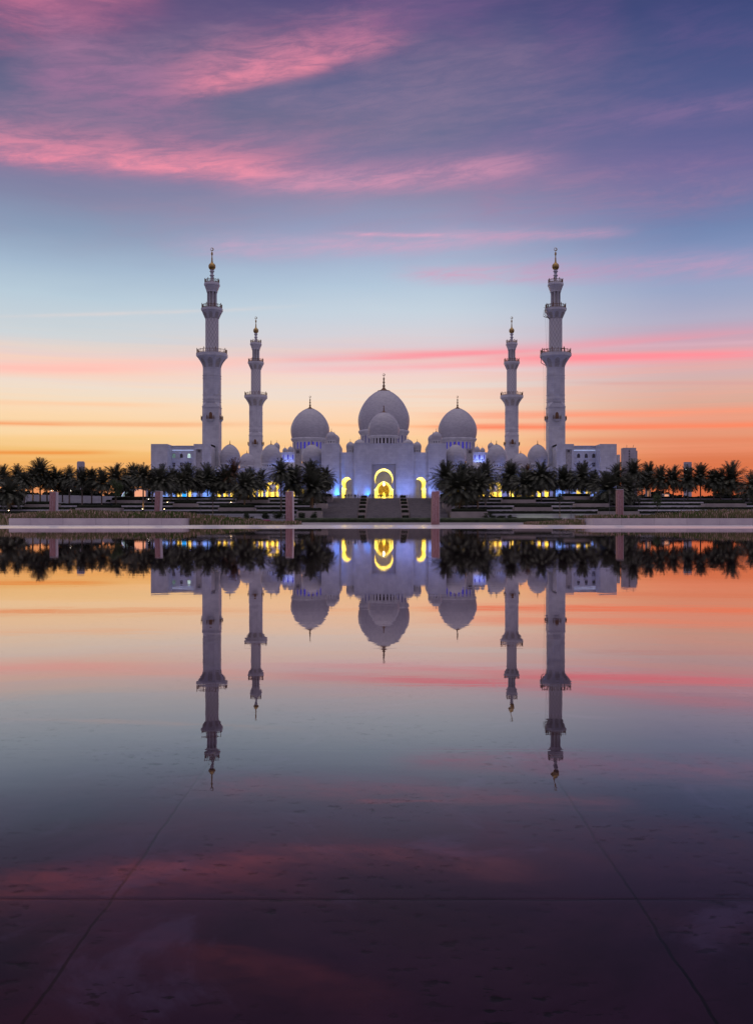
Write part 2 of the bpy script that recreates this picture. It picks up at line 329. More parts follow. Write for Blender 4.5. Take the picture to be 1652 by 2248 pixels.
h = noise(E(rm.outputs[0]), 5.0, 3, 0.5) * 0.00022 + noise(E(rm.outputs[0]), 0.7, 2, 0.5) * 0.0004
pm = E.nt.nodes.new('ShaderNodeMapping'); pm.inputs['Scale'].default_value = (1.0, 1.9, 1); link(t.outputs['Object'], pm.inputs[0])
jx = E.math('ABSOLUTE', E.math('FRACT', (E(s.outputs[0]) - JX0) / SLAB_W + 0.5 + 400.0) - 0.5) * SLAB_W
jy = E.math('ABSOLUTE', E.math('FRACT', (E(s.outputs[1]) - JY0) / SLAB_D + 0.5 + 400.0) - 0.5) * SLAB_D
h = h - sstep(E.math('MINIMUM', jx, jy), 0.012, 0.0) * 0.00002          # the film dips a little over each joint
bp = E.nt.nodes.new('ShaderNodeBump'); bp.inputs['Distance'].default_value = 1.0; bp.inputs['Strength'].default_value = 1.0; link(h, bp.inputs['Height'])
fr = E.nt.nodes.new('ShaderNodeFresnel'); fr.inputs[0].default_value = 1.33; link(bp.outputs[0], fr.inputs[1])
gl = E.nt.nodes.new('ShaderNodeBsdfGlossy'); gl.inputs['Roughness'].default_value = 0.012; link(bp.outputs[0], gl.inputs['Normal'])
gl.inputs['Color'].default_value = (1.0, 0.915, 0.92, 1)
tr = E.nt.nodes.new('ShaderNodeBsdfTransparent'); tr.inputs[0].default_value = (0.93, 0.90, 0.93, 1)
pit = sstep(noise(E(pm.outputs[0]), 26.0, 3, 0.6), 0.585, 0.64) * sstep(noise(E(t.outputs['Object']), 2.2, 3), 0.38, 0.62)
jw = E.math('MAXIMUM', sstep(jx, 0.004, 0.0015) * 0.12 * sstep(E(s.outputs[1]), 3.0, 1.8), sstep(jy, 0.006, 0.002) * sstep(E(s.outputs[1]), 2.4, 1.7) * 0.4)
cover = E.math('SUBTRACT', 1.0, E.math('MAXIMUM', pit * sstep(E(s.outputs[1]), 3.5, 1.2, 0.08, 0.45), jw))       # bare grains and joints where the thin film breaks
mx = E.nt.nodes.new('ShaderNodeMixShader'); fc = E.nt.nodes.new('ShaderNodeFloatCurve'); link(fr.outputs[0], fc.inputs[1]); cv = fc.mapping.curves[0]
cv.points[0].location = (0, 0); cv.points[1].location = (1, 1)
for a_, b_ in ((.10, .04), (.17, .14), (.28, .36), (.42, .58), (.62, .82)): cv.points.new(a_, b_)
fc.mapping.update(); link(E(fc.outputs[0]) * cover, mx.inputs[0]); link(tr.outputs[0], mx.inputs[1]); link(gl.outputs[0], mx.inputs[2])
ou = E.nt.nodes.new('ShaderNodeOutputMaterial'); link(mx.outputs[0], ou.inputs[0])

# ------------------------------------------------------------------ mesh helpers
class MB:
    def __init__(s): s.v = []; s.f = []; s.sm = []
    def add(s, vs, fs, smooth=False):
        o = len(s.v); s.v += [tuple(p) for p in vs]
        for q in fs: s.f.append(tuple(i + o for i in q)); s.sm.append(smooth)
        return s
    def box(s, x0, x1, y0, y1, z0, z1):
        x0, x1 = sorted((x0, x1)); y0, y1 = sorted((y0, y1)); z0, z1 = sorted((z0, z1))
        return s.add([(x0, y0, z0), (x1, y0, z0), (x1, y1, z0), (x0, y1, z0), (x0, y0, z1), (x1, y0, z1), (x1, y1, z1), (x0, y1, z1)],
                     [(0, 3, 2, 1), (4, 5, 6, 7), (0, 1, 5, 4), (1, 2, 6, 5), (2, 3, 7, 6), (3, 0, 4, 7)])
    def lathe(s, prof, n=32, cx=0, cy=0, smooth=True, rot=0.0, capb=False, capt=False, a0=0, a1=None):
        vs = []; fs = []
        full = a1 is None
        for r, z in prof:
            for k in range(n):
                a = rot + 2 * PI * k / n
                vs.append((cx + r * math.cos(a), cy + r * math.sin(a), z))
        for i in range(len(prof) - 1):
            for k in range(n):
                k2 = (k + 1) % n
                fs.append((i * n + k, i * n + k2, (i + 1) * n + k2, (i + 1) * n + k))
        if capb: fs.append(tuple(reversed(range(n))))
        if capt: fs.append(tuple((len(prof) - 1) * n + k for k in range(n)))
        return s.add(vs, fs, smooth)
    def tube(s, p, q, r, n=6, r2=None):
        p, q = Vector(p), Vector(q); d = (q - p).normalized(); r2 = r if r2 is None else r2
        u = d.orthogonal().normalized(); v = d.cross(u); vs = []
        for c_, rr in ((p, r), (q, r2)):
            for k in range(n):
                a = 2 * PI * k / n; vs.append(c_ + u * (rr * math.cos(a)) + v * (rr * math.sin(a)))
        fs = [(k, (k + 1) % n, n + (k + 1) % n, n + k) for k in range(n)] + [tuple(reversed(range(n))), tuple(range(n, 2 * n))]
        return s.add(vs, fs, n > 6)
    def slab(s, outer, holes, y0, y1):
        """flat wall in X-Z with holes, front at y0 and back at y1"""
        loops = [[Vector((a, 0, b)) for a, b in outer]] + [[Vector((a, 0, b)) for a, b in h_] for h_ in holes]
        # the tessellator wants 2D in XY
        l2 = [[Vector((a.x, a.z, 0)) for a in L] for L in loops]
        tris = tessellate_polygon(l2); flat = [p for L in loops for p in L]
        s.add([(p.x, y0, p.z) for p in flat], [tuple(t_) for t_ in tris])
        s.add([(p.x, y1, p.z) for p in flat], [tuple(reversed(t_)) for t_ in tris])
        for L in loops: s.reveal([(p.x, p.z) for p in L], y0, y1)
        return s
    def reveal(s, loop, y0, y1):
        n = len(loop)
        return s.add([(a, y0, b) for a, b in loop] + [(a, y1, b) for a, b in loop], [(k, (k + 1) % n, n + (k + 1) % n, n + k) for k in range(n)])
    def build(s, name, m, parent=None, loc=None):
        me = bpy.data.meshes.new(name); me.from_pydata(s.v, [], s.f); me.polygons.foreach_set('use_smooth', s.sm)
        me.materials.append(MATS[m]); me.update()
        o = bpy.data.objects.new(name, me); col.objects.link(o)
        if parent: o.parent = parent
        if loc: o.location = loc
        return o
def tag(o, label=None, cat=None, group=None, kind=None):
    if label: o['label'] = label
    if cat: o['category'] = cat
    if group: o['group'] = group
    if kind: o['kind'] = kind
    return o
def empty(name, loc, label, cat, group=None, rz=0):
    o = bpy.data.objects.new(name, None); col.objects.link(o); o.location = loc; o.rotation_euler = (0, 0, rz)
    o.empty_display_size = 0.5
    return tag(o, label, cat, group)
KIDS = {}
def kids(o): return [q for q in bpy.data.objects if q.parent == o]
def copy_tree(o, parent=None):
    c_ = o.copy(); col.objects.link(c_); c_.parent = parent
    for ch in kids(o): copy_tree(ch, c_)
    return c_
def light(kind, loc, power, color, size=0.1, aim=None, sx=None, sy=None, spread=None, spot=None, name='lamp_light'):
    l = bpy.data.lights.new(name, kind); l.energy = power; l.color = color
    if kind == 'AREA':
        l.shape = 'RECTANGLE'; l.size = sx; l.size_y = sy
        if spread: l.spread = R(spread)
    elif kind == 'SPOT': l.shadow_soft_size = size; l.spot_size = R(spot); l.spot_blend = 0.8
    else: l.shadow_soft_size = size
    o = bpy.data.objects.new(name, l); col.objects.link(o); o.location = loc
    if aim is not None: o.rotation_euler = (Vector(aim) - Vector(loc)).to_track_quat('-Z', 'Y').to_euler()
    return o

# ------------------------------------------------------------------ the ground, the pool and the roads
def sheet(name, m, x0, x1, y0, y1, z):
    return tag(MB().add([(x0, y0, z), (x1, y0, z), (x1, y1, z), (x0, y1, z)], [(0, 1, 2, 3)]).build(name, m), kind='structure')
sheet('ground', 'desert', -6000, 6000, 100, 9000, -0.02)
POOL_END = EYE * F / 24.0
sheet('pool_floor', 'pool_slab', -60, 60, -12, POOL_END, -0.002)
sheet('water', 'water_film', -60, 60, -12, POOL_END, 0.0)
tag(MB().box(-200, 200, POOL_END, 84.0, -0.3, 0.010).build('pavement', 'paving_white'), kind='structure')
tag(MB().box(-200, 200, 84.0, 150, -0.3, 0.002).build('path', 'paving_grey'), kind='structure')
sheet('road', 'asphalt', -400, 400, 150, 338, 0.03)
for y in (205.0, 262.0):
    b_ = MB()
    for k in range(-40, 40): b_.box(k * 9.0, k * 9.0 + 3.5, y, y + 0.18, 0.034, 0.038)
    tag(b_.build('road_marking', 'paving_white'), kind='structure')
for y in (150.0, 337.0):
    tag(MB().box(-400, 400, y, y + 0.35, 0.0, 0.16).build('kerb', 'terrace_stone'), kind='structure')
sheet('lawn', 'lawn', -400, 400, 338, 351, 0.12)

# ------------------------------------------------------------------ platform and stairs
PZ = 8.3
tag(MB().box(-112, 118, 405.2, 780, 0, PZ).build('platform', 'terrace_stone'), kind='structure')
SY0, SY1, SZ0 = 352.0, 405.0, 1.3
def flight(name, x0, x1, label):
    b_ = MB(); n = 46
    for k in range(n):
        a = SY0 + (SY1 - SY0) * k / n; z = SZ0 + (PZ - SZ0) * (k + 1) / n
        b_.box(x0, x1, a, SY1 + 0.2 - 0.002 * k, SZ0 - 1.3 if k == 0 else SZ0 + (PZ - SZ0) * k / n - 0.01, z)
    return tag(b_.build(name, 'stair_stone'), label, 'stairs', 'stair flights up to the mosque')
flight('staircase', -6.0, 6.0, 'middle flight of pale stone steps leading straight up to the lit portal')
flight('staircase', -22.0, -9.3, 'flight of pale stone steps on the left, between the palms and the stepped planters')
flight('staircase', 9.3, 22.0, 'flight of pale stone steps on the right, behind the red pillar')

def hedge_mesh(x0, x1, y0, y1, z0, z1, step=0.55, jit=0.16, seed=0):
    rr = random.Random(seed); nx = max(2, int((x1 - x0) / step)); b_ = MB(); rows = []
    prof = [(0, 0), (0, 0.6), (0.06, 0.92), (0.3, 1.0), (0.7, 1.0), (0.94, 0.92), (1, 0.6), (1, 0)]
    vs = []; m_ = len(prof)
    for i in range(nx + 1):
        endk = 0.75 if i in (0, nx) else 1.0
        for (u, v) in prof:
            vs.append((x0 + (x1 - x0) * i / nx + rr.uniform(-jit, jit) * (0 if i in (0, nx) else 1), y0 + (y1 - y0) * (0.5 + (u - 0.5) * endk) + rr.uniform(-jit, jit) * 0.6,
                       z0 + (z1 - z0) * v * (endk + (1 - endk) * 0.6) + (rr.uniform(-jit, jit) * 0.7 if v > 0 else 0)))
    fs = [(i * m_ + j, (i + 1) * m_ + j, (i + 1) * m_ + j + 1, i * m_ + j + 1) for i in range(nx) for j in range(m_ - 1)]
    fs += [tuple(range(m_)), tuple(reversed(range(nx * m_, nx * m_ + m_)))]
    return b_.add(vs, fs)
ORD = ['lowest', 'second lowest', 'third lowest', 'second highest', 'highest']
for sgn, side in ((-1, 'left'), (1, 'right')):
    # stepped planters between the flights
    zt = [(355.5, 1130.5), (364.5, 1118.5), (374, 1108.8), (384, 1100.3), (393.5, 1093.6), (402.5, 1086.6)]
    for k, (y, yy) in enumerate(zt):
        hz = Z_(yy, y); lab = ['lowest', 'second lowest', 'third lowest', 'third highest', 'second highest', 'topmost'][k]
        xa, xb = sorted((sgn * 6.05, sgn * 9.25))
        t_ = tag(MB().box(xa, xb, y - 2.2, (zt[k + 1][0] - 2.2) if k < 5 else 405, 0.5, hz - 1.05).build('planter_box', 'beige_stone'),
                 f'{lab} stone planter box stepping up on the {side} of the middle stairs', 'planter', 'stepped stone planters beside the middle stairs')
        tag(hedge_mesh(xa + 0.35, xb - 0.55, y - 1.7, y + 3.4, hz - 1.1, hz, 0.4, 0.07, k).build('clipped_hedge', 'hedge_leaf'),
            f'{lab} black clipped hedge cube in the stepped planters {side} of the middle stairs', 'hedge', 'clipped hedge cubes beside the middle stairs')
    # terraces
    tw = [(345, 1127.4, 1121.5), (357, 1118.3, 1112.5), (369, 1109.2, 1104.0), (381, 1101.5, 1096.3), (393, 1093.7, 1089.8)]
    for k, (y, yw, yh) in enumerate(tw):
        xin = 23.5 + (4 - k) * 0.5 if k > 0 else 24.5; xout = 180 if not (sgn < 0 and k >= 3) else 104
        xa, xb = sorted((sgn * xin, sgn * xout)); zt_ = Z_(yw, y)
        ynext = tw[k + 1][0] if k < 4 else 405.1
        b_ = MB().box(xa, xb, y, ynext - 0.01, 0.0, zt_ - 0.03)
        b_.box(xa, xb, y - 0.15, y + 0.5, zt_ - 0.35, zt_)
        if k == 0: b_.box(xa, xb, y - 0.1, y + 0.2, 0.0, 0.6)
        tag(b_.build('terrace_wall', 'terrace_stone'), f'{ORD[k]} pale terrace wall stepping up on the {side} of the stairs', 'terrace wall', 'terrace walls beside the stairs')
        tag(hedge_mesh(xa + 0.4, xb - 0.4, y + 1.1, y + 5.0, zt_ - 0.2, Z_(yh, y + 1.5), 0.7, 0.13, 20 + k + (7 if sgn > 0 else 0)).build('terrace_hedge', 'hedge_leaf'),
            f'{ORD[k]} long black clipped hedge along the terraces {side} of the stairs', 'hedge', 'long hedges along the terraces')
# raised planters holding the palms
RP = [(651, 706, 1121, 1131, 344, 'low raised planter of the palms just left of the stairs, with white shrubs in front'),
      (651, 718, 1104.5, 1116, 372, 'middle raised planter behind the red pillar left of the stairs'),
      (701, 729, 1089.5, 1101.5, 392, 'small top planter against the left flight of steps'),
      (479, 558, 1113.8, 1121.2, 350, 'wide raised planter with a ground light, below the arches left of the stairs'),
      (517, 588, 1096.8, 1103.4, 376, 'upper raised planter before the small yellow arches on the left'),
      (380, 429, 1104.7, 1112.5, 362, 'raised planter beneath the palms in front of the left annex recess'),
      (243, 317, 1097.5, 1104.6, 378, 'raised planter between the palms just left of the annex'),
      (53, 122, 1106.6, 1112.5, 362, 'raised planter behind the leftmost red pillar'),
      (166, 262, 1114.4, 1122, 346, 'long raised planter below the palms by the pale sloping wall'),
      (972, 1050, 1104, 1117, 372, 'middle raised planter right of the stairs behind the palm clump'),
      (990, 1070, 1122.8, 1132, 344, 'low raised planter with two ground lights right of the stairs'),
      (965, 987, 1089, 1100, 392, 'small top planter against the right flight of steps'),
      (1103, 1175, 1096.3, 1102.8, 376, 'upper raised planter before the small yellow arches on the right'),
      (1129, 1212, 1113, 1121, 350, 'wide raised planter without lights beneath the palms right of the stairs'),
      (1234, 1297, 1089, 1095.6, 392, 'top raised planter by the foot of the right annex'),
      (1263, 1336, 1104.7, 1112.5, 362, 'raised planter before the right annex beside the rightmost red pillar'),
      (1315, 1402, 1122, 1133, 344, 'low stone planter just behind the rightmost red pillar'),
      (1549, 1637, 1104.7, 1112, 362, 'raised planter with two ground lights near the right edge')]
for k, (x0, x1, y0, y1, Y, lab) in enumerate(RP):
    Y = Y - 1.5; a, b2 = X_(x0, Y), X_(x1, Y); zt_ = Z_(y0, Y)
    tag(MB().box(a, b2, Y, Y + 6.4, 0.0, zt_).build('raised_planter', 'beige_stone'), lab, 'planter', 'raised planters holding the palms')
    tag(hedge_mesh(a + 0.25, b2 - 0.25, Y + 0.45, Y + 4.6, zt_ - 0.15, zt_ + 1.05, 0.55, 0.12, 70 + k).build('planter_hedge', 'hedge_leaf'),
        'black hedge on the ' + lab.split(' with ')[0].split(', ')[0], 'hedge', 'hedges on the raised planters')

# ------------------------------------------------------------------ domes, finials, drums
PROF = [(-1.0, .935), (-.75, .965), (-.5, .985), (-.25, .996), (0, 1), (.12, .985), (.25, .945), (.34, .905), (.43, .86), (.52, .805), (.61, .74), (.70, .66), (.79, .57), (.87, .46), (.93, .37), (.975, .28), (1.0, .22)]
def dome_mesh(r, zb, zm, zt, n=64, cx=0, cy=0):
    pr = [(r * a, zm + h_ * ((zt - zm) if h_ > 0 else (zm - zb))) for h_, a in PROF] + [(0.02, zt + 0.02 * r)]
    return MB().lathe(pr, n, cx, cy)
def finial_mesh(cx, cy, z, rb, h, cres=True, n=16):
    pr = [(rb, z - 0.02 * h), (rb * 1.04, z + .01 * h), (rb * .62, z + .05 * h), (rb * .38, z + .10 * h), (rb * .22, z + .17 * h), (rb * .15, z + .22 * h)]
    q = rb * 0.26 if h > 5 else rb * 0.24
    for zc, rr in ((.29, 1.12), (.40, .62), (.50, .86), (.59, .50), (.69, .74)):
        pr += [(q * .45 * rr + .02, z + (zc - .045) * h), (q * rr, z + zc * h), (q * .45 * rr + .02, z + (zc + .045) * h)]
    pr += [(q * .25, z + .78 * h), (0.01, z + .86 * h)]
    b_ = MB().lathe(pr, n, cx, cy)
    if cres: crescent(b_, cx, cy, z + .93 * h, h * .075)
    return b_
def crescent(b_, cx, cy, cz, r, n=28):
    vs = []; fs = []; m_ = 6
    for i in range(n + 1):
        a = R(150) - 2 * PI * i / n * (350 / 360.)
        t_ = i / n; th = r * (0.09 + 0.20 * math.sin(PI * t_))
        rr = r - th
        for j in range(m_):
            b = 2 * PI * j / m_
            vs.append((cx + (rr + th * math.cos(b)) * math.cos(a), cy + th * 0.8 * math.sin(b), cz + (rr + th * math.cos(b)) * math.sin(a)))
    for i in range(n):
        for j in range(m_): fs.append((i * m_ + j, i * m_ + (j + 1) % m_, (i + 1) * m_ + (j + 1) % m_, (i + 1) * m_ + j))
    b_.add(vs, fs, True)
def drum_mesh(r, z0, z1, nb, zs, zt, wf, dep, cx=0, cy=0, rot=0.0):
    """drum wall with nb arched openings: sill zs, crown zt, opening wf of the bay, reveal depth dep"""
    b_ = MB(); bay = 2 * PI / nb; na = 6
    def P(a, z, d=0): return (cx + (r - d) * math.sin(a), cy - (r - d) * math.cos(a), z)
    for k in range(nb):
        a0 = rot + k * bay; hw = bay * wf / 2; rad = hw * r
        xs = [-bay / 2, -hw] + [-hw * math.cos(PI * j / (2 * na)) for j in range(1, na)] + [0]
        xs = xs + [-q for q in reversed(xs[:-1])]
        top = lambda u: zt - rad + math.sqrt(max(0, hw * hw - u * u)) * r
        for i in range(len(xs) - 1):
            u, v = xs[i], xs[i + 1]
            if abs(u + v) / 2 > hw: b_.add([P(a0 + u, z0), P(a0 + v, z0), P(a0 + v, z1), P(a0 + u, z1)], [(0, 1, 2, 3)])
            else:
                b_.add([P(a0 + u, top(u)), P(a0 + v, top(v)), P(a0 + v, z1), P(a0 + u, z1)], [(0, 1, 2, 3)])
                b_.add([P(a0 + u, z0), P(a0 + v, z0), P(a0 + v, zs), P(a0 + u, zs)], [(0, 1, 2, 3)])
                b_.add([P(a0 + u, top(u)), P(a0 + v, top(v)), P(a0 + v, top(v), dep), P(a0 + u, top(u), dep)], [(0, 3, 2, 1)])
                b_.add([P(a0 + u, zs), P(a0 + v, zs), P(a0 + v, zs, dep), P(a0 + u, zs, dep)], [(0, 1, 2, 3)])
        for sg in (-1, 1): b_.add([P(a0 + sg * hw, zs), P(a0 + sg * hw, top(hw)), P(a0 + sg * hw, top(hw), dep), P(a0 + sg * hw, zs, dep)], [(0, 1, 2, 3)])
    return b_
def pane_mesh(r, zs, zt, nb, wf, k, cx, cy, rot, dep):
    bay = 2 * PI / nb; a0 = rot + k * bay; hw = bay * wf / 2 * 1.12; rr = r - dep
    P = lambda a, z: (cx + rr * math.sin(a), cy - rr * math.cos(a), z)
    return MB().add([P(a0 - hw, zs), P(a0, zs), P(a0 + hw, zs), P(a0 + hw, zt), P(a0, zt), P(a0 - hw, zt)], [(0, 1, 4, 5), (1, 2, 3, 4)])
def dome_on_drum(root, cx, cy, r, zb, zm, zt, rd, zd, nb, zs, zc, wf=0.55, fh=None, fr=None, cres=False, winmat='dark_window', lit=(), lit_m='blue_window', seg=64, dep=0.6, panes=True, sub=True):
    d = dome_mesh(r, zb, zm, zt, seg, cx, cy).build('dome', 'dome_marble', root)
    fh = fh or r * 0.75
    finial_mesh(cx, cy, zt, fr or r * 0.235, fh, cres).build('finial', 'bronze', d if sub else root)
    b_ = drum_mesh(rd, zd, zb - 0.12 * r, nb, zs, zc, wf, dep, cx, cy)
    b_.lathe([(rd, zb - .20 * r), (rd * 1.03, zb - .17 * r), (r * .985, zb - .08 * r), (r * .985, zb - .02 * r), (r * .90, zb + 0.01 * r)], seg, cx, cy)
    dr = b_.build('drum', 'marble', root)
    b_ = MB().lathe([(rd - dep - 0.05, zd), (rd - dep - 0.05, zb - .12 * r)], seg, cx, cy).build('drum_core', winmat, dr)
    if panes:
        for k in range(nb):
            bay = 2 * PI / nb; a = k * bay
            if math.cos(a) > 0.12:
                mm = lit_m if k in lit or (k - nb) in lit else winmat
                pane_mesh(rd, zs, zc, nb, wf, k, cx, cy, 0.0, dep).build('window_pane', mm, dr)
    return d

# ------------------------------------------------------------------ minaret
def polyring(b_, r, z, h_, n, rot, t_=0.12): b_.lathe([(r, z - h_), (r + t_, z - h_), (r + t_, z + h_), (r, z + h_)], n, smooth=False, rot=rot)
def railing_mesh(r, z, h_, n, rot=PI / 8, posts=3):
    b_ = MB(); pts = [Vector((r * math.cos(rot + 2 * PI * k / n), r * math.sin(rot + 2 * PI * k / n), z)) for k in range(n)]
    for k in range(n):
        p, q = pts[k], pts[(k + 1) % n]; up = Vector((0, 0, h_))
        b_.tube(p, p + up * 1.35, 0.16, 5)
        b_.tube(p + up * .95, q + up * .95, 0.09, 4); b_.tube(p + up * .12, q + up * .12, 0.07, 4)
        for j in range(1, posts * 2):
            a = p.lerp(q, j / (posts * 2)); b_.tube(a, a + up * (.95 if j != posts else 1.15), 0.055 if j != posts else 0.1, 4)
        for j in range(posts):
            a = p.lerp(q, (j + .25) / posts) + up * .15; b = p.lerp(q, (j + .75) / posts) + up * .9
            b_.tube(a, b, 0.05, 4); b_.tube(Vector((a.x, a.y, b.z)), Vector((b.x, b.y, a.z)), 0.05, 4)
    return b_
o8 = PI / 8
def niches(b_, root_, r0, z0, r1, z1, n, name): pass
def make_minaret(loc, label):
    root = empty('minaret', loc, label, 'minaret', 'four matching white minarets')
    z0 = loc[2]
    Zr = lambda z: z - z0
    # square base, chamfered to an octagon
    b_ = MB(); hs = 3.55
    b_.box(-hs, hs, -hs, hs, 0, Zr(47.8)); b_.box(-hs - .15, hs + .15, -hs - .15, hs + .15, Zr(47.65), Zr(48.0))
    ro = 3.66 / math.cos(PI / 8)
    sq = [(hs, -hs), (hs, hs), (-hs, hs), (-hs, -hs)]
    oc = [(ro * math.cos(-o8 - PI / 4 * 1 + PI / 4 * k + 0), ro * math.sin(-o8 - PI / 4 + PI / 4 * k)) for k in range(8)]
    # broach from the square to the octagon
    vb = []
    for k in range(4):
        x, y = sq[k]; vb += [(x, y), (x, y)]
    vs = [(x, y, Zr(47.8)) for x, y in vb] + [(ro * .97 * math.cos(-3 * PI / 8 + PI / 4 * k), ro * .97 * math.sin(-3 * PI / 8 + PI / 4 * k), Zr(50.2)) for k in range(8)]
    b_.add(vs, [(k, (k + 1) % 8, 8 + (k + 1) % 8, 8 + k) for k in range(8)])
    b_.build('base_tower', 'marble', root)
    b_ = MB(); b_.lathe([(ro, Zr(50.0)), (ro, Zr(64.9))], 8, smooth=False, rot=o8)
    for z in (61.4, 60.3, 53.1, 51.3, 50.1): polyring(b_, ro, Zr(z), 0.14, 8, o8, 0.16)
    for k in range(8):      # tall blind niches framed on each face
        a = PI / 4 * k; ap = 3.68; ca, sa = math.cos(a), math.sin(a)
        for s_, zA, zB in ((-0.75, 53.9, 58.9), (0.75, 53.9, 58.9)):
            px_, py_ = ap * ca - s_ * sa, ap * sa + s_ * ca
            b_.tube((px_, py_, Zr(zA)), (px_, py_, Zr(zB)), 0.07, 4)
        for zz_ in (53.9, 58.9): b_.tube((ap * ca + .75 * sa, ap * sa - .75 * ca, Zr(zz_)), (ap * ca - .75 * sa, ap * sa + .75 * ca, Zr(zz_)), 0.07, 4)
    b_.build('octagonal_shaft', 'marble', root)
    def capital(z_lo, r_lo, z_hi, r_hi, edge, nseg=8, dark=True, curve=1.6):
        b2 = MB(); k8 = 1 / math.cos(PI / nseg)
        pr = [(r_lo * k8, Zr(z_lo))]
        for j in range(1, 7):
            t_ = j / 6; pr.append(((r_lo + (r_hi - r_lo) * t_ ** curve) * k8, Zr(z_lo + (z_hi - z_lo) * t_)))
        pr += [(r_hi * k8 + .05, Zr(z_hi + .05)), (r_hi * k8 + .22, Zr(z_hi + .2)), (r_hi * k8 + .22, Zr(z_hi + edge)), (0.1, Zr(z_hi + edge + .02))]
        b2.lathe(pr, nseg, smooth=False, rot=o8)
        fr_ = b2; hw0 = r_lo * math.tan(PI / nseg) * 0.62
        nl = []
        for k in range(nseg):
            a = 2 * PI * k / nseg; ca, sa = math.cos(a), math.sin(a)
            def S(u, t_, d=0.0):
                r_ = r_lo + (r_hi - r_lo) * max(0, t_) ** curve + d
                return (r_ * ca - u * sa, r_ * sa + u * ca, Zr(z_lo + (z_hi - z_lo) * t_))
            ws = []
            for j in range(9):
                t_ = 0.0 + 0.86 * j / 8; wd = hw0 * (1 + 0.35 * t_) if t_ < .55 else hw0 * (1.19) * math.sqrt(max(0, 1 - ((t_ - .55) / .31) ** 2))
                ws.append((t_, wd))
            vs = []
            for t_, wd in ws: vs += [S(-wd, t_, .03), S(wd, t_, .03)]
            nn = MB(); nl.append(nn); nn.add(vs, [(2 * j, 2 * j + 1, 2 * j + 3, 2 * j + 2) for j in range(8)])
            for j in range(8):
                for sg in (-1, 1): fr_.tube(S(sg * ws[j][1], ws[j][0], .06), S(sg * ws[j + 1][1], ws[j + 1][0], .06), 0.09, 4)
        cap_ = b2.build('corbelled_gallery', 'marble', root)
        for nn in nl: nn.build('niche', 'panel_stone', cap_)
        return cap_
    c1 = capital(64.9, 3.66, 69.4, 6.15, 1.5)
    railing_mesh(6.5, Zr(70.95), 1.55, 8).build('railing', 'bronze', c1)
    MB().lathe([(2.83, Zr(70.9)), (2.83, Zr(86.0))], 40).build('diamond_shaft', 'diamond_marble', root)
    c2 = capital(86.0, 2.83, 89.1, 4.2, 1.2, 8, True, 1.15)
    railing_mesh(4.35, Zr(90.35), 1.5, 8).build('railing', 'bronze', c2)
    b_ = MB().lathe([(1.55, Zr(90.3)), (1.55, Zr(97.6))], 24)
    lan = b_.build('lantern_core', 'panel_stone', root)
    for k in range(8):
        a = o8 + PI / 4 * k; x, y = 1.85 * math.cos(a), 1.85 * math.sin(a)
        MB().lathe([(0.36, Zr(90.3)), (0.30, Zr(90.8)), (0.28, Zr(96.6)), (0.42, Zr(97.2)), (0.42, Zr(97.6))], 10, x, y).build('column', 'marble', lan)
    b_ = MB(); k8 = 1 / math.cos(o8)
    b_.lathe([(2.25 * k8, Zr(97.3)), (2.2 * k8, Zr(97.6)), (3.05 * k8, Zr(100.0)), (3.2 * k8, Zr(100.1)), (3.2 * k8, Zr(100.7)), (3.0 * k8, Zr(101.3)), (.1, Zr(101.32))], 8, smooth=False, rot=o8)
    c3 = b_.build('top_gallery', 'marble', root)
    railing_mesh(3.1, Zr(101.3), 1.35, 8, posts=2).build('railing', 'bronze', c3)
    b_ = MB().lathe([(1.5, Zr(101.3)), (1.15, Zr(101.8)), (.72, Zr(102.6)), (.60, Zr(103.5)), (.72, Zr(104.2)), (1.02, Zr(104.45)), (1.02, Zr(104.6)), (.70, Zr(104.8)), (.60, Zr(105.3)),
                     (.72, Zr(105.9)), (1.04, Zr(106.15)), (1.04, Zr(106.3)), (.78, Zr(106.6)), (.8, Zr(106.9))], 20)
    b_.build('bulb_neck', 'marble', root)
    zb = 108.35; b_ = MB().lathe([(.5, Zr(106.75))] + [(1.52 * math.cos(a), Zr(zb + 1.6 * math.sin(a))) for a in [R(q) for q in range(-70, 66, 9)]] +
                   [(.50, Zr(110.05)), (.34, Zr(110.6)), (.30, Zr(111.9)), (.22, Zr(112.3)), (.20, Zr(113.0)), (.46, Zr(113.7)), (.34, Zr(114.3)), (.05, Zr(114.95))], 24)
    crescent(b_, 0, 0, Zr(115.75), 0.74)
    b_.build('gilded_finial', 'gold', root)
    # four little balconies low on the shaft
    for k in range(4):
        a = PI / 2 * k; ca, sa = math.cos(a), math.sin(a)
        T = lambda u, d, z: ((3.55 + d) * ca - u * sa, (3.55 + d) * sa + u * ca, Zr(z))
        b_ = MB(); hw = 1.55
        vs = [T(-hw, -.05, 42.6), T(hw, -.05, 42.6), T(hw, 1.0, 42.6), T(-hw, 1.0, 42.6), T(-hw * .5, -.05, 41.2), T(hw * .5, -.05, 41.2), T(hw * .7, .7, 42.0), T(-hw * .7, .7, 42.0)]
        b_.add(vs, [(0, 1, 2, 3), (4, 7, 6, 5), (0, 4, 5, 1), (1, 5, 6, 2), (2, 6, 7, 3), (3, 7, 4, 0)])
        bal = b_.build('small_balcony', 'marble', root)
        b_ = MB(); c_ = [T(-hw, 0, 42.6), T(-hw, .92, 42.6), T(hw, .92, 42.6), T(hw, 0, 42.6)]
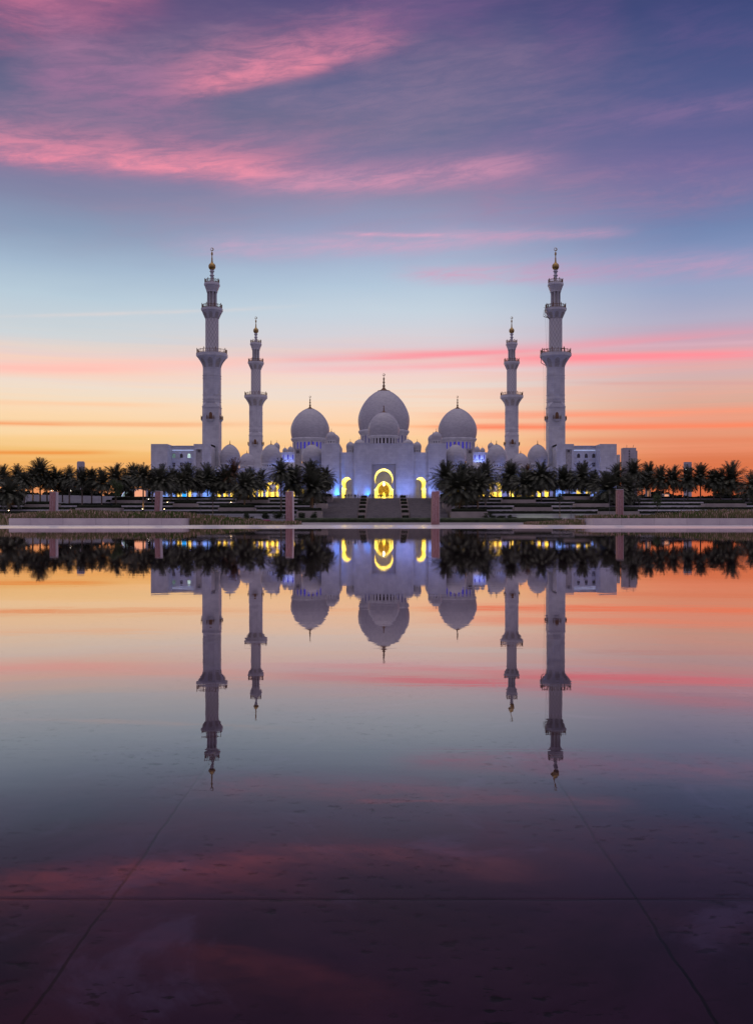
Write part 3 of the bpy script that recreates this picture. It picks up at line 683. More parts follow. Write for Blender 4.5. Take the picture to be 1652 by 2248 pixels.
        for i in range(3):
            p, q = Vector(c_[i]), Vector(c_[i + 1])
            for hh in (.35, .75, 1.25): b_.tube(p + Vector((0, 0, hh)), q + Vector((0, 0, hh)), .08, 4)
            for j in range(7 if i == 1 else 3):
                a_ = p.lerp(q, j / (6 if i == 1 else 2)); b_.tube(a_, a_ + Vector((0, 0, 1.3 if j % 3 else 1.75)), .08, 4)
        b_.build('railing', 'bronze', bal)
        b_ = MB()
        pts = [(-.7, 42.6), (.7, 42.6), (.7, 44.6)] + [(.7 * math.cos(R(q)), 44.6 + 1.0 * math.sin(R(q))) for q in range(20, 180, 20)] + [(-.7, 44.6)]
        b_.add([T(u, .04, z) for u, z in pts], [tuple(range(len(pts)))]); b_.build('niche_door', 'bronze', bal)
    return root
mn0 = make_minaret((-73.6, 440, PZ), 'tall nearer minaret on the left, rising behind the left annex')
for (x, y, lab) in ((73.6, 440, 'tall nearer minaret on the right, with maintenance cradles hanging from its galleries'),
                    (-73.6, 591, 'smaller-looking farther minaret left of the domes, behind the arcade'),
                    (73.6, 591, 'smaller-looking farther minaret right of the domes, behind the arcade')):
    m_ = copy_tree(mn0); m_.location = (x, y, PZ); m_['label'] = lab

# maintenance cradles on the right-hand front minaret
def gantry(pts, label, cables):
    r_ = empty('maintenance_cradle', (73.6, 440, PZ), label, 'maintenance cradle', 'maintenance cradles on the right minaret')
    b_ = MB()
    for p, q, rr in pts: b_.tube(Vector(p) - Vector((73.6, 440, PZ)), Vector(q) - Vector((73.6, 440, PZ)), rr, 5)
    b_.build('frame', 'gantry_steel', r_)
    b_ = MB()
    for p, q in cables: b_.tube(Vector(p) - Vector((73.6, 440, PZ)), Vector(q) - Vector((73.6, 440, PZ)), 0.035, 4)
    b_.build('cable', 'gantry_steel', r_)
Yg = 437.5
g = lambda x, y, d=0: tuple(px(x, y, Yg + d))
gantry([(g(1197, 668), g(1194.5, 691), .13), (g(1194.5, 691), g(1203, 697), .13), (g(1192, 694.5), g(1205, 698), .16), (g(1191.5, 694), g(1193, 680), .06), (g(1197, 668), g(1203, 670), .13), (g(1192, 675), g(1197, 676), .07),
        (g(1199, 668), g(1199, 676), .12), (g(1203, 666), g(1203, 676), .12), (g(1200, 697, 3), g(1193, 695, 3), .14), (g(1195, 680), g(1200, 683), .07), (g(1198, 690), g(1203, 686), .07)],
       'small steel work cradle hanging on the left of the second gallery of the right minaret', [(g(1196, 698), g(1198.5, 772)), (g(1200, 698), g(1202, 770))])
gantry([(g(1188, 771), g(1186.5, 796), .14), (g(1186.5, 796), g(1196.5, 802), .14), (g(1188, 771), g(1198, 772), .14), (g(1193, 765), g(1193, 776), .14), (g(1193, 765), g(1202, 768), .14), (g(1202, 768), g(1202, 776), .14),
        (g(1188, 776), g(1203, 774), .12), (g(1229, 766, -3), g(1238, 764, -3), .16), (g(1231, 765, -3), g(1231, 776, -3), .16), (g(1238, 763, -3), g(1238, 776, -3), .13), (g(1237, 760, -3), g(1238, 764, -3), .1)],
       'rusty steel bracket and long cables hanging from the widest gallery of the right minaret', [(g(1192, 800), g(1194, 968)), (g(1196.5, 802), g(1197, 968))])

# ------------------------------------------------------------------ arch outlines
def horseshoe(cx, zc, R_, top, pinch_z, pinch_w, spring, jamb_w, floor, step=0.0, n=18):
    """outline (x, z): a bulging pointed arch pinched above straight jambs, listed counter-clockwise"""
    pts = [(cx - jamb_w, floor), (cx + jamb_w, floor), (cx + jamb_w, spring)]
    pts += [(cx + pinch_w + (jamb_w - pinch_w) * .45, spring + (pinch_z - spring) * .25), (cx + pinch_w, pinch_z)]
    a0 = math.acos(min(1, pinch_w / R_))
    arc = []
    for i in range(n + 1):
        a = -a0 + (PI / 2 + a0) * i / n
        x = R_ * math.cos(a); z = R_ * math.sin(a)
        if a > 0: z = z * (top - zc) / R_
        else: z = z * (zc - pinch_z) / (R_ * math.sin(a0))
        arc.append((x, zc + z))
    pts += [(cx + x, z) for x, z in arc[1:]] + [(cx - x, z) for x, z in reversed(arc[1:-1])]
    pts += [(cx - pinch_w, pinch_z), (cx - pinch_w - (jamb_w - pinch_w) * .45, spring + (pinch_z - spring) * .25), (cx - jamb_w, spring)]
    return pts
def arch(cx, w_, spring, top, floor, n=10):
    return [(cx - w_, floor), (cx + w_, floor)] + [(cx + w_ * math.cos(PI * i / (2 * n)), spring + (top - spring) * math.sin(PI * i / (2 * n)) ** .9) for i in range(n + 1)][:-1] + \
           [(cx, top)] + [(cx - w_ * math.cos(PI * i / (2 * n)), spring + (top - spring) * math.sin(PI * i / (2 * n)) ** .9) for i in reversed(range(n))]

# ------------------------------------------------------------------ entrance gate
GY = 415.0
gate = empty('entrance_gate', (0, GY, PZ), 'white marble entrance gate with glowing crescent arch and golden doorway above the stairs', 'gate building')
def G(b_, name, m, parent=None):
    o = b_.build(name, m, parent or gate)
    if parent is None: o.location = (0, -GY, 0) if False else (0, 0, 0)
    return o
OFF = Vector((0, -GY, -PZ))
def shift(b_): b_.v = [(x, y + OFF.y, z + OFF.z) for x, y, z in b_.v]; return b_
zt_c = Z_(973.5, GY)
fl = PZ + 0.02
mainarch = horseshoe(0, Z_(1050.7, GY), 3.76, Z_(1027.9, GY), Z_(1066.3, GY), 2.75, Z_(1073.6, GY), 3.76, fl)
# central wall: outer shell with the rectangular recess
rx, rzt = 4.78, Z_(1018.3, GY)
b_ = MB().slab([(-12.1, fl), (12.1, fl), (12.1, zt_c), (-12.1, zt_c)][:], [], GY, GY + 0.1) if False else MB()
b_.slab([(-12.1, fl), (-rx, fl), (-rx, rzt), (rx, rzt), (rx, fl), (12.1, fl), (12.1, zt_c), (-12.1, zt_c)], [], GY, GY + 0.9)
b_.box(-12.1, 12.1, GY + 2.2, GY + 38, zt_c - 0.7, zt_c - 0.02)                 # roof
b_.box(-12.1, -11.3, GY + 0.9, GY + 38, fl, zt_c - 0.7); b_.box(11.3, 12.1, GY + 0.9, GY + 38, fl, zt_c - 0.7)
b_.box(-12.3, 12.3, GY - 0.15, GY + 0.3, zt_c - 0.02, zt_c + 0.12)
for sx in (-1, 1):
    b_.box(sx * 5.3, sx * 5.9, GY - 0.12, GY + .01, fl, zt_c - 4.5); b_.box(sx * 11.4, sx * 12.1, GY - 0.14, GY + .01, fl, zt_c - .1)
G(shift(b_), 'centre_wall', 'marble')
b_ = MB().slab([(-rx, fl), (-3.76, fl)] + list(reversed(mainarch[2:])) [0:0] + [(rx, fl), (rx, rzt), (-rx, rzt)], [], GY + .9, GY + 1.6) if False else MB()
mo = [p for p in mainarch[2:]]            # from right spring around to left spring
outer = [(-rx, fl), (-3.76, fl)] + [p for p in reversed(mo)] + [(3.76, fl), (rx, fl), (rx, rzt), (-rx, rzt)]
b_.slab(outer, [], GY + .9, GY + 1.8)
G(shift(b_), 'portal_surround', 'portal_pattern')
def passage(loop, y0, y1, rise, name='lit_passage'):
    b_ = MB().reveal(loop, y0, y1); n_ = len(loop)
    b_.v = b_.v[:n_] + [(x, y, fl + (z - fl) * rise) for x, y, z in b_.v[n_:]]; b_.sm = [True] * len(b_.sm)
    return G(shift(b_), name, 'passage_plaster')
passage(mainarch, GY + 1.8, 468, 1.10)
# inner wall at the end of the passage, with its pointed doorway
IY = 480.0
inner = arch(0, 4.55, Z_(1073, IY) , Z_(1056.4, IY), fl, 12)
door = [(-4.55, fl)] + [(-4.55, Z_(1074, IY)), (-3.35, Z_(1067, IY)), (-2.2, Z_(1060.8, IY)), (-1.0, Z_(1057.3, IY)), (0, Z_(1056.2, IY)), (1.0, Z_(1057.3, IY)), (2.2, Z_(1060.8, IY)), (3.35, Z_(1067, IY)), (4.55, Z_(1074, IY)), (4.55, fl)]
b_ = MB().slab([(-9, fl)] + door + [(9, fl), (9, 30), (-9, 30)], [], IY, IY + 1)
G(shift(b_), 'inner_wall', 'marble')
b_ = MB().reveal(door, IY + 1, IY + 12)
b_.slab([(-6, fl), (6, fl), (6, 26), (-6, 26)], [], IY + 12, IY + 12.5)
G(shift(b_), 'inner_hall', 'passage_plaster')
gz = Z_(1077, IY + 8); b_ = MB()
el_ = [(2.62 * math.cos(R(q)), gz + (3.1 if math.sin(R(q)) > 0 else 3.6) * math.sin(R(q))) for q in range(-60, 241, 12)]
b_.slab(el_, [], IY + 8, IY + 8.3)
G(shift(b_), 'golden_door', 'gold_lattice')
# chandelier above the door
b_ = MB().lathe([(.05, 15.6), (.35, 16.0), (.5, 16.4), (.2, 16.9), (.05, 17.2)], 12, 0, IY + 5)
b_.lathe([(.05, 17.6), (.3, 17.9), (.35, 18.2), (.05, 18.6)], 12, 0, IY + 5); b_.tube((0, IY + 5, 17), (0, IY + 5, 21), .04, 4)
G(shift(b_), 'chandelier', 'lamp_lens_white')
b_ = MB().lathe([(.3, 9.2), (1.0, 10.2), (.9, 11.0), (.5, 12.0), (.1, 12.8)], 14, 0, IY + 6); G(shift(b_), 'glowing_lantern', 'glow_yellow')
# shoulders with the side arches
zs_ = Z_(992.4, GY)
for sg in (-1, 1):
    cx = sg * 14.95; Ys = GY + 0.8
    hs_ = horseshoe(cx, Z_(1059, Ys), 2.12, Z_(1047, Ys), Z_(1068.5, Ys), 1.72, Z_(1070.6, Ys), 2.12, fl)
    jl = [p for p in hs_[2:]]
    xi, xo = sg * 12.12, sg * 17.9
    xa, xb = min(xi, xo), max(xi, xo)
    outer = [(xa, fl), (cx - 2.12, fl)] + [p for p in reversed(jl)] + [(cx + 2.12, fl), (xb, fl), (xb, zs_), (xa, zs_)]
    b_ = MB().slab(outer, [], Ys, Ys + 0.8)
    b_.box(xa, xb, Ys + 0.8, Ys + 30, zs_ - 0.7, zs_ - 0.02)
    for q in (-1, 1):
        x0_ = cx + q * 2.5; b_.box(x0_ - .12, x0_ + .12, Ys - .1, Ys + .01, fl, Z_(1040, Ys))
    b_.box(cx - 2.62, cx + 2.62, Ys - .1, Ys + .01, Z_(1040, Ys), Z_(1040, Ys) + .25)
    G(shift(b_), 'shoulder_wall', 'marble')
    passage(hs_, Ys + 0.8, 468, 1.09)
    b_ = MB().slab([(min(sg * 9.5, sg * 24), fl), (max(sg * 9.5, sg * 24), fl), (max(sg * 9.5, sg * 24), 26), (min(sg * 9.5, sg * 24), 26)], [], 478, 479)
    G(shift(b_), 'rear_wall', 'marble')
    # corner towers
    xa, xb = sorted((sg * 17.92, sg * 25.2)); b_ = MB().box(xa, xb, GY - 0.6, GY + 20, fl, zt_c)
    xa2, xb2 = sorted((sg * 18.1, sg * 25.0)); b_.box(xa2, xb2, GY + 20, GY + 34, fl, Z_(981.5, 440))
    b_.box(xa - .08, xb + .08, GY - .7, GY - .3, zt_c - .5, zt_c + .05)
    G(shift(b_), 'corner_tower', 'marble')
# domes of the gate (built in gate coordinates)
def gdome(cx, cy, r, ytop, ymax, ybot, rd, ydrum, nb, ys, yc, **k):
    Zg = lambda y: Z_(y, cy) - PZ
    return dome_on_drum(gate, cx, cy - GY, r, Zg(ybot), Zg(ymax), Zg(ytop), rd, Zg(ydrum), nb, Zg(ys), Zg(yc), **k)
gdome(0, 430, 6.55, 905.3, 941.5, 956.5, 5.95, 985, 24, 974.8, 962.3, wf=.55, fh=3.9 * .95, fr=1.55, winmat='dark_window', dep=.5)
for sg in (-1, 1):
    gdome(sg * 21.5, 421, 2.2, 947.7, 958.5, 966, 2.0, 974, 12, 972.3, 968.2, wf=.4, fh=1.7, fr=.5, seg=32, dep=.25, panes=False)
    gdome(sg * 21.5, 447, 2.3, 953, 963, 970, 2.1, 985, 12, 977, 973, wf=.4, fh=1.5, fr=.5, seg=32, dep=.25, panes=False)
    gdome(sg * 14.0, 430, 1.75, 969.8, 979, 986, 1.6, 994, 10, 991.5, 988.2, wf=.4, fh=1.6, fr=.4, seg=32, dep=.25, panes=False)
    gdome(sg * 10.6, 447, 2.3, 964.5, 974, 981, 2.1, 986, 12, 984, 982, wf=.4, fh=1.5, fr=.45, seg=32, dep=.25, panes=False)
# lights of the gate
WARM = (1.0, 0.88, 0.30)
light('AREA', (0, 438, fl + 0.15), 7600, WARM, aim=(0, 438, 40), sx=6.8, sy=38, spread=110)
for sg in (-1, 1): light('AREA', (sg * 14.95, 438, fl + 0.15), 3800, WARM, aim=(sg * 14.95, 438, 40), sx=3.6, sy=38, spread=110)
light('AREA', (0, IY + 6, fl + .15), 2000, WARM, aim=(0, IY + 6, 40), sx=7.5, sy=7, spread=160)
# blue floodlights washing the walls from the platform edge
BLUE = (0.10, 0.28, 1.0); SOFT = (0.19, 0.30, 1.0)
def flood(x0, x1, Y, power, color, tilt=0.55):
    cxm = (x0 + x1) / 2
    light('AREA', (cxm, Y - 5.0, fl + .05), power * 1.2, color, aim=(cxm, Y, fl + 9), sx=abs(x1 - x0), sy=0.4, spread=120, name='floodlight_beam')
flood(-11, -5.5, GY, 260, SOFT); flood(5.5, 11, GY, 380, SOFT)
flood(-25, -18, GY - .6, 300, SOFT); flood(18, 25, GY - .6, 520, SOFT)
flood(-17.6, -12.4, GY + .8, 60, SOFT); flood(12.4, 17.6, GY + .8, 70, SOFT)
def spotb(x, Y, power, colr=(0.02, 0.22, 1.0), top=16, sp=50):
    light('SPOT', (x, Y - 1.1, fl + .1), power, colr, size=.15, aim=(x, Y + 0.2, top), spot=sp, name='blue_spot_beam')
spotb(-18.6, GY - .6, 8500, top=11.5, sp=44); spotb(-19.6, GY - .6, 1800, top=11, sp=40); spotb(-6.2, GY, 3000, top=11, sp=40); spotb(-7.4, GY, 900, top=11, sp=40); spotb(-11.3, GY, 700, (0.1, .35, 1)); spotb(6.3, GY, 420, (0.12, .38, 1)); spotb(18.6, GY - .6, 600, (0.2, .5, 1))

# ------------------------------------------------------------------ arcades with domes, left and right of the gate
AY = 425.0
def crenels(b_, x0, x1, y, z, h_=0.9, step=1.1):
    n = int(abs(x1 - x0) / step); s_ = (x1 - x0) / n
    for k in range(n):
        a = x0 + s_ * (k + .2); b = x0 + s_ * (k + .8); c_ = (a + b) / 2
        b_.add([(a, y, z), (b, y, z), (b, y, z + h_ * .55), (c_, y, z + h_), (a, y, z + h_ * .55), (a, y + .3, z), (b, y + .3, z), (b, y + .3, z + h_ * .55), (c_, y + .3, z + h_), (a, y + .3, z + h_ * .55)],
               [(0, 1, 2, 3, 4), (9, 8, 7, 6, 5), (0, 5, 6, 1), (1, 6, 7, 2), (2, 7, 8, 3), (3, 8, 9, 4), (4, 9, 5, 0)])
for sg, side in ((-1, 'left'), (1, 'right')):
    root = empty('domed_arcade', (sg * 47.4, AY, PZ), f'white domed arcade with yellow-lit arches between the gate and the {side} minarets', 'arcade', 'domed arcades beside the gate')
    o = Vector((sg * 47.4, AY, PZ))
    def sh(b_): b_.v = [(x - o.x, y - o.y, z - o.z) for x, y, z in b_.v]; return b_
    xa, xb = sorted((sg * 25.25, sg * 70.0)); zt_ = Z_(1027.5, AY)
    bigs = [sg * 46.2]
    holes = []; glow = []
    k = 0; x = xa + 1.6
    jambs = []
    while x < xb - 1.2:
        if abs(x - bigs[0]) > 4.6: jambs.append((x, 1.05, False))
        x += 2.9
    jambs.append((bigs[0], 2.9, True)); jambs.sort()
    outer = [(xa, fl)]
    for cx, w_, big in jambs:
        if big: hs_ = horseshoe(cx, Z_(1066, AY), w_, Z_(1057.2, AY), Z_(1077, AY), w_ * .75, Z_(1080, AY), w_ * .9, fl)
        else: hs_ = horseshoe(cx, Z_(1077.5, AY), w_, Z_(1071.5, AY), Z_(1082.2, AY), w_ * .8, Z_(1083.4, AY), w_ * .85, fl, n=8)
        outer += [hs_[0]] + list(reversed(hs_[2:])) + [hs_[1]]
        glow.append((hs_, big, cx))
    outer += [(xb, fl), (xb, zt_), (xa, zt_)]
    b_ = MB().slab(outer, [], AY, AY + .9)
    b_.box(xa, xb, AY + .9, AY + 26, zt_ - .8, zt_ - .02)
    b_.box(xa, xb, AY - .12, AY + .02, zt_ - 4.0, zt_ - 3.75); b_.box(xa, xb, AY - .15, AY + .05, zt_ - .25, zt_ + .02)
    crenels(b_, xa, xb, AY, zt_)
    b_.box(xa, xa + .3, AY + .9, AY + 8, fl, zt_ - .8); b_.box(xb - .3, xb, AY + .9, AY + 8, fl, zt_ - .8)
    sh(b_).build('arcade_wall', 'marble', root)
    sh(MB().box(xa, xb, AY + 8, AY + 8.4, fl, zt_ - 1)).build('lit_back_wall', 'passage_plaster', root)
    light('AREA', ((xa + xb) / 2, AY + 4.5, fl + .2), 6500, (1, .70, .12), aim=((xa + xb) / 2, AY + 6.6, 30), sx=xb - xa - 2, sy=3, spread=170, name='arcade_lighting')
    # columns in front of the big arch
    for q in (-1.5, -.9, .9, 1.5):
        sh(MB().lathe([(.32, fl), (.26, fl + .3), (.24, fl + 3.2), (.45, fl + 4.0), (.5, fl + 4.2)], 10, bigs[0] + q, AY + 1.6)).build('column', 'gold', root)
    sh(MB().slab([p for p in arch(bigs[0], 1.55, Z_(1071, AY), Z_(1061, AY), Z_(1079.5, AY))], [], AY + 2.4, AY + 2.9)).build('hanging_screen', 'marble', root)
    for cx in (30.2, 47.4, 64.7):
        Za = lambda y: Z_(y, 432) - PZ
        dome_on_drum(root, sg * cx - o.x, 432 - AY, 4.32, Za(1016.6), Za(1002.5), Za(976.0), 3.75, Za(1031), 20, Za(1024.6), Za(1018.6), wf=.45, fh=2.2, fr=.95, seg=48, dep=.35)
    # tall pillar with a carved square
    b_ = MB().box(sg * 33.45 - 1.25 * 1, sg * 33.45 + 1.25, AY - 10.4, AY - 8.2, fl, Z_(985.4, AY - 10)); b_ = MB()
    xc = X_(653.8 if sg < 0 else 1030.6, 416); b_.box(xc - 1.27, xc + 1.27, 416, 419, fl, Z_(985.4, 416)); b_.box(xc - 1.4, xc + 1.4, 415.9, 419.1, Z_(985.4, 416), Z_(984.6, 416))
    pil = sh(b_).build('tall_pillar', 'panel_stone', root)
    zc_ = Z_(991.5, 416); b_ = MB().box(xc - .6, xc + .6, 415.93, 416.02, zc_ - .6, zc_ + .6); sh(b_).build('carved_square', 'window_grey', pil)
    flood(sg * 27, sg * 69, AY, 1000 if sg < 0 else 1300, SOFT)
    # soft light at the foot of the domes
    for cx, pw in ((30.2, 60 if sg > 0 else 25), (47.4, 45), (64.7, 40)):
        light('AREA', (sg * cx + (3 if sg < 0 else 3), 426.5, zt_ + .15), pw, SOFT, aim=(sg * cx + 1.2, 431, zt_ + 5), sx=6.5, sy=.5, spread=130, name='dome_floodlight')

# ------------------------------------------------------------------ annexes
def annex(sg, side):
    root = empty('annex', (sg * 84, AY, PZ), f'boxy white annex building with small windows standing at the foot of the tall {side} minaret', 'building', 'annexes at both ends of the mosque')
    o = Vector((sg * 84, AY, PZ)); B = 434.6
    def sh(b_): b_.v = [((x * sg) - o.x, y - o.y, z - o.z) for x, y, z in b_.v]; return b_      # x given as a positive distance outward
    zt_ = Z_(974.2, AY)
    sh(MB().box(89.6, 96.4, AY, AY + 26, fl, zt_)).build('end_block', 'marble', root)
    b_ = MB(); xs_ = [(-X_(382, B)), (-X_(398.4, B)), (-X_(415.2, B))]
    holes = []; outerw = [(78.7, fl), (89.6, fl), (89.6, zt_ - .25), (78.7, zt_ - .25)]
    for xc in xs_:
        holes.append([(xc - .66, Z_(1004.7, B)), (xc + .66, Z_(1004.7, B)), (xc + .66, Z_(998.5, B)), (xc + .45, Z_(996.2, B)), (xc, Z_(995, B)), (xc - .45, Z_(996.2, B)), (xc - .66, Z_(998.5, B))])
        holes.append([(xc - .63, Z_(1024, B)), (xc + .63, Z_(1024, B)), (xc + .63, Z_(1015, B)), (xc - .63, Z_(1015, B))])
    b_.slab(outerw, holes, B, B + .6); b_.box(78.7, 89.6, B + .6, B + 18, zt_ - 1, zt_ - .3)
    b_.box(78.7, 89.6, B - .5, B, zt_ - .25, zt_ - .05)
    wl = sh(b_).build('window_wall', 'marble', root)
    lit_ = ['window_teal', 'window_grey', 'window_bright'] if sg < 0 else ['window_grey'] * 3
    for i, xc in enumerate(xs_):
        f1 = sh(MB().box(xc - .7, xc + .7, B + .40, B + .45, Z_(1005, B), Z_(994.8, B))).build('arched_window', lit_[i], root)
        sh(MB().box(xc - .66, xc + .66, B + .32, B + .39, Z_(1000.6, B), Z_(1000.0, B)).box(xc - .05, xc + .05, B + .32, B + .38, Z_(1004.6, B), Z_(1000.7, B))).build('window_frame', 'window_grey', f1)
        f2 = sh(MB().box(xc - .7, xc + .7, B + .40, B + .45, Z_(1024.4, B), Z_(1014.6, B))).build('square_window', 'window_grey', root)
        sh(MB().box(xc - .62, xc + .62, B + .33, B + .39, Z_(1019.4, B), Z_(1018.9, B)).box(xc - .05, xc + .05, B + .32, B + .385, Z_(1018.8, B), Z_(1015, B))).build('window_frame', 'marble', f2)
    sh(MB().box(78.9, 89.5, B - .25, B - .05, Z_(988.4, B), Z_(987.6, B))).build('light_strip', 'led_strip', root)
    # recess block in front of the minaret
    b_ = MB(); x0_, x1_ = 71.6, 78.7
    xr0, xr1 = -X_(443.4, AY), -X_(430, AY)
    b_.slab([(x0_, fl), (xr0, fl), (xr0, Z_(986, AY)), (xr1, Z_(986, AY)), (xr1, fl), (x1_, fl), (x1_, zt_), (x0_, zt_)], [], AY, AY + .7)
    b_.box(x0_, x0_ + .7, AY + .7, 436.0, fl, zt_); b_.box(x1_ - .7, x1_, AY + .7, 436, fl, zt_); b_.box(x0_, x1_, AY + .7, 436, zt_ - .8, zt_ - .03)
    sh(b_).build('tower_block', 'marble', root)
    pr = sh(MB().box(xr0, xr1, AY + .45, AY + .6, fl, Z_(986, AY))).build('carved_panel', 'panel_stone', root)
    zc_ = Z_(989.8, AY); sh(MB().box((xr0 + xr1) / 2 - .5, (xr0 + xr1) / 2 + .5, AY + .38, AY + .44, zc_ - .5, zc_ + .5)).build('carved_square', 'window_grey', pr)
    b_ = MB().box(70.9, 71.55, 436.1, 446, Z_(987, 438), Z_(979.5, 438)); b_.box(70.9, 71.55, 444.8, 446, fl, Z_(987, 438)); b_.box(70.9, 71.55, 438.5, 439.6, fl, Z_(987, 438))
    sh(b_).build('side_portico', 'marble', root)
    # ground-floor lit openings seen under the palms
    ops = [(358, 'glow_blue'), (366, 'glow_blue'), (374, 'glow_blue'), (383, 'glow_blue'), (394.5, 'glow_yellow' ), (404.5, 'glow_cyan' if sg < 0 else 'glow_blue'), (415, 'glow_yellow'), (428, 'glow_blue'), (449, 'glow_blue'), (455.5, 'glow_blue'), (462, 'glow_blue')]
    for xx, mm in ops:
        Yq = AY if (xx < 368 or xx > 425) else B
        xc = -X_(xx, Yq); hw_ = .62 if mm == 'glow_blue' else .95
        b_ = MB().slab(arch(xc, hw_, Z_(1077, Yq), Z_(1073.5, Yq), Z_(1090, Yq), 6), [], Yq - .12, Yq - .02)
        sh(b_).build('lit_opening', mm, root)
    flood(sg * 90, sg * 96, AY, 150, SOFT); flood(sg * 79, sg * 89, B, 330, SOFT); flood(sg * 72, sg * 78, AY, 170, SOFT)
    return root
annex(-1, 'left'); annex(1, 'right')
tag(MB().box(X_(1355.3, 440), X_(1359.5, 440), 440, 452, fl, Z_(997.5, 440)).build('stair_turret', 'marble'), 'low narrow turret tucked against the outer end of the right annex', 'building')

# ------------------------------------------------------------------ prayer hall with the three great domes
hall = empty('prayer_hall', (0, 659, PZ), 'prayer hall behind the gate carrying the three greatest white domes', 'building')
def hsh(b_): b_.v = [(x, y - 659, z - PZ) for x, y, z in b_.v]; return b_
hsh(MB().box(-68, 68, 632, 700, fl, 34.3)).build('hall_wall', 'marble', hall)
hsh(MB().box(-22, 22, 640, 690, 34.32, 42)).build('raised_roof', 'marble', hall)
def hd(cx, r, ytop, ymax, ybot, rd, ydrum, nb, ys, yc, Yd=659, **k):
    Zh = lambda y: Z_(y, Yd) - PZ
    return dome_on_drum(hall, cx, Yd - 659, r, Zh(ybot), Zh(ymax), Zh(ytop), rd, Zh(ydrum), nb, Zh(ys), Zh(yc), **k)
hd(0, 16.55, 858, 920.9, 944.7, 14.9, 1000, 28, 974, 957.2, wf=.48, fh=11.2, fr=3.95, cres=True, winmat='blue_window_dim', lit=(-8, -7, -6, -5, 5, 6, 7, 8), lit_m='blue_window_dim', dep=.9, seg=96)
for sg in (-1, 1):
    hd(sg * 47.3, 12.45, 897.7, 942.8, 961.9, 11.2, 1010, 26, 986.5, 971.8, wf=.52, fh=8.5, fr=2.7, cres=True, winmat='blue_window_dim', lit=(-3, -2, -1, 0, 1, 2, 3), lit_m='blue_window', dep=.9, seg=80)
    # white turreted drums at the outer corners of the hall
    cx = sg * 58.2; Zq = lambda y: Z_(y, 630) - PZ
    b_ = drum_mesh(5.8, Zq(1013), Zq(995), 12, Zq(1009), Zq(998.5), .28, .4, cx, 630 - 659)
    b_.lathe([(5.8, Zq(995)), (6.0, Zq(994.5)), (6.0, Zq(993.5)), (.1, Zq(993))], 36, cx, 630 - 659); b_.lathe([(6.1, Zq(1012)), (6.1, Zq(1009.8)), (5.8, Zq(1009.8))], 36, cx, 630 - 659)
    b_.lathe([(6.6, Zq(1045)), (6.6, Zq(1012.5)), (5.8, Zq(1012.4))], 36, cx, 630 - 659)
    tb = b_.build('corner_turret', 'marble', hall)
    for k in range(12):
        if math.cos(k * 2 * PI / 12) > .1: pane_mesh(5.8, Zq(1009), Zq(998.5), 12, .28, k, cx, 630 - 659, 0.0, .38).build('window_pane', 'blue_window', tb)
    light('AREA', (cx, 622.4, 630 * 0 + Zq(1014) + PZ), 260 if sg < 0 else 420, SOFT, aim=(cx, 628, Zq(995) + PZ), sx=9, sy=.6, spread=140, name='turret_floodlight')
    for (xx, yt, rp, Yd) in ((607.3, 971.8, 7.2, 640), (625.7, 982.7, 5.6, 634), (637.7, 980.0, 6.6, 627)):
        X0 = abs(X_(xx, Yd)); rr = rp * Yd / F; Zw = lambda y: Z_(y, Yd) - PZ
        dome_on_drum(hall, sg * X0, Yd - 659, rr, Zw(yt + rp * 1.75), Zw(yt + rp * 1.1), Zw(yt), rr * .86, Zw(yt + rp * 3.6), 10, Zw(yt + rp * 2.5), Zw(yt + rp * 1.98), wf=.4, fh=rr * 1.0, fr=rr * .24, seg=28, dep=.2, panes=False)
for sg in (-1, 1):
    root = empty('side_pavilion', (sg * 77, 578, PZ), f'small domed pavilion half hidden behind the farther {"left" if sg < 0 else "right"} minaret', 'building', 'pavilions behind the farther minarets')
    root_o = (sg * 77, 578)
    b_ = MB().box(-5, 5, -5, 5, 0, Z_(1030, 578) - PZ); b_.build('pavilion_wall', 'marble', root)
    Zw = lambda y: Z_(y, 578) - PZ
    dome_on_drum(root, 0, 0, 4.4, Zw(1021), Zw(1012), Zw(995), 3.9, Zw(1032), 14, Zw(1028), Zw(1024), wf=.4, fh=2, fr=1, seg=36, dep=.3, panes=False)

# ------------------------------------------------------------------ far towers and the far edge
def tower(x0, x1, ytop, Y, label, extra=None):
    root = empty('distant_tower', (X_((x0 + x1) / 2, Y), Y, 0), label, 'tower block')
    a, b2 = X_(x0, Y) - root.location.x, X_(x1, Y) - root.location.x; zt_ = Z_(ytop, Y)
    return root, a, b2, zt_
root, a, b2, zt_ = tower(169.5, 183, 1014, 1500, 'plain grey tower block rising alone above the palms on the left')
MB().box(a, b2, 0, 9, 0, zt_).build('tower_body', 'tower_concrete', root); MB().box(a + .5, b2 - .5, 1, 8, zt_, zt_ + 1.2).build('roof_parapet', 'tower_concrete', root)
root, a, b2, zt_ = tower(1367.3, 1395, 982.5, 1300, 'twin-slab grey tower block beside the right annex with small roof masts')
mid = (a + b2) / 2
MB().box(a, mid - .5, 0, 14, 0, zt_).box(mid + .2, b2, 0, 14, 0, zt_).box(mid - .6, mid + .4, 1, 13, 0, zt_ - 2).build('tower_body', 'tower_concrete', root)
MB().box(b2 + .2, b2 + 2.3, 3, 14, 0, zt_ - 3.5).build('side_wing', 'tower_concrete', root)
for k in range(18): z = zt_ - 5 - k * 3.4; MB().box(mid - 1.6, mid + .1, -.35, -.01, z, z + 1.4).build('balcony', 'window_grey', root)
MB().tube((mid - 3, 4, zt_), (mid - 3, 4, zt_ + 4), .25, 5).tube((mid + 4.6, 4, zt_), (mid + 6, 4, zt_ + 4), .25, 5).build('roof_mast', 'gantry_steel', root)
root, a, b2, zt_ = tower(1502.7, 1516.7, 1013.7, 1500, 'bluish tower block with tiny lights rising above the palms on the right')
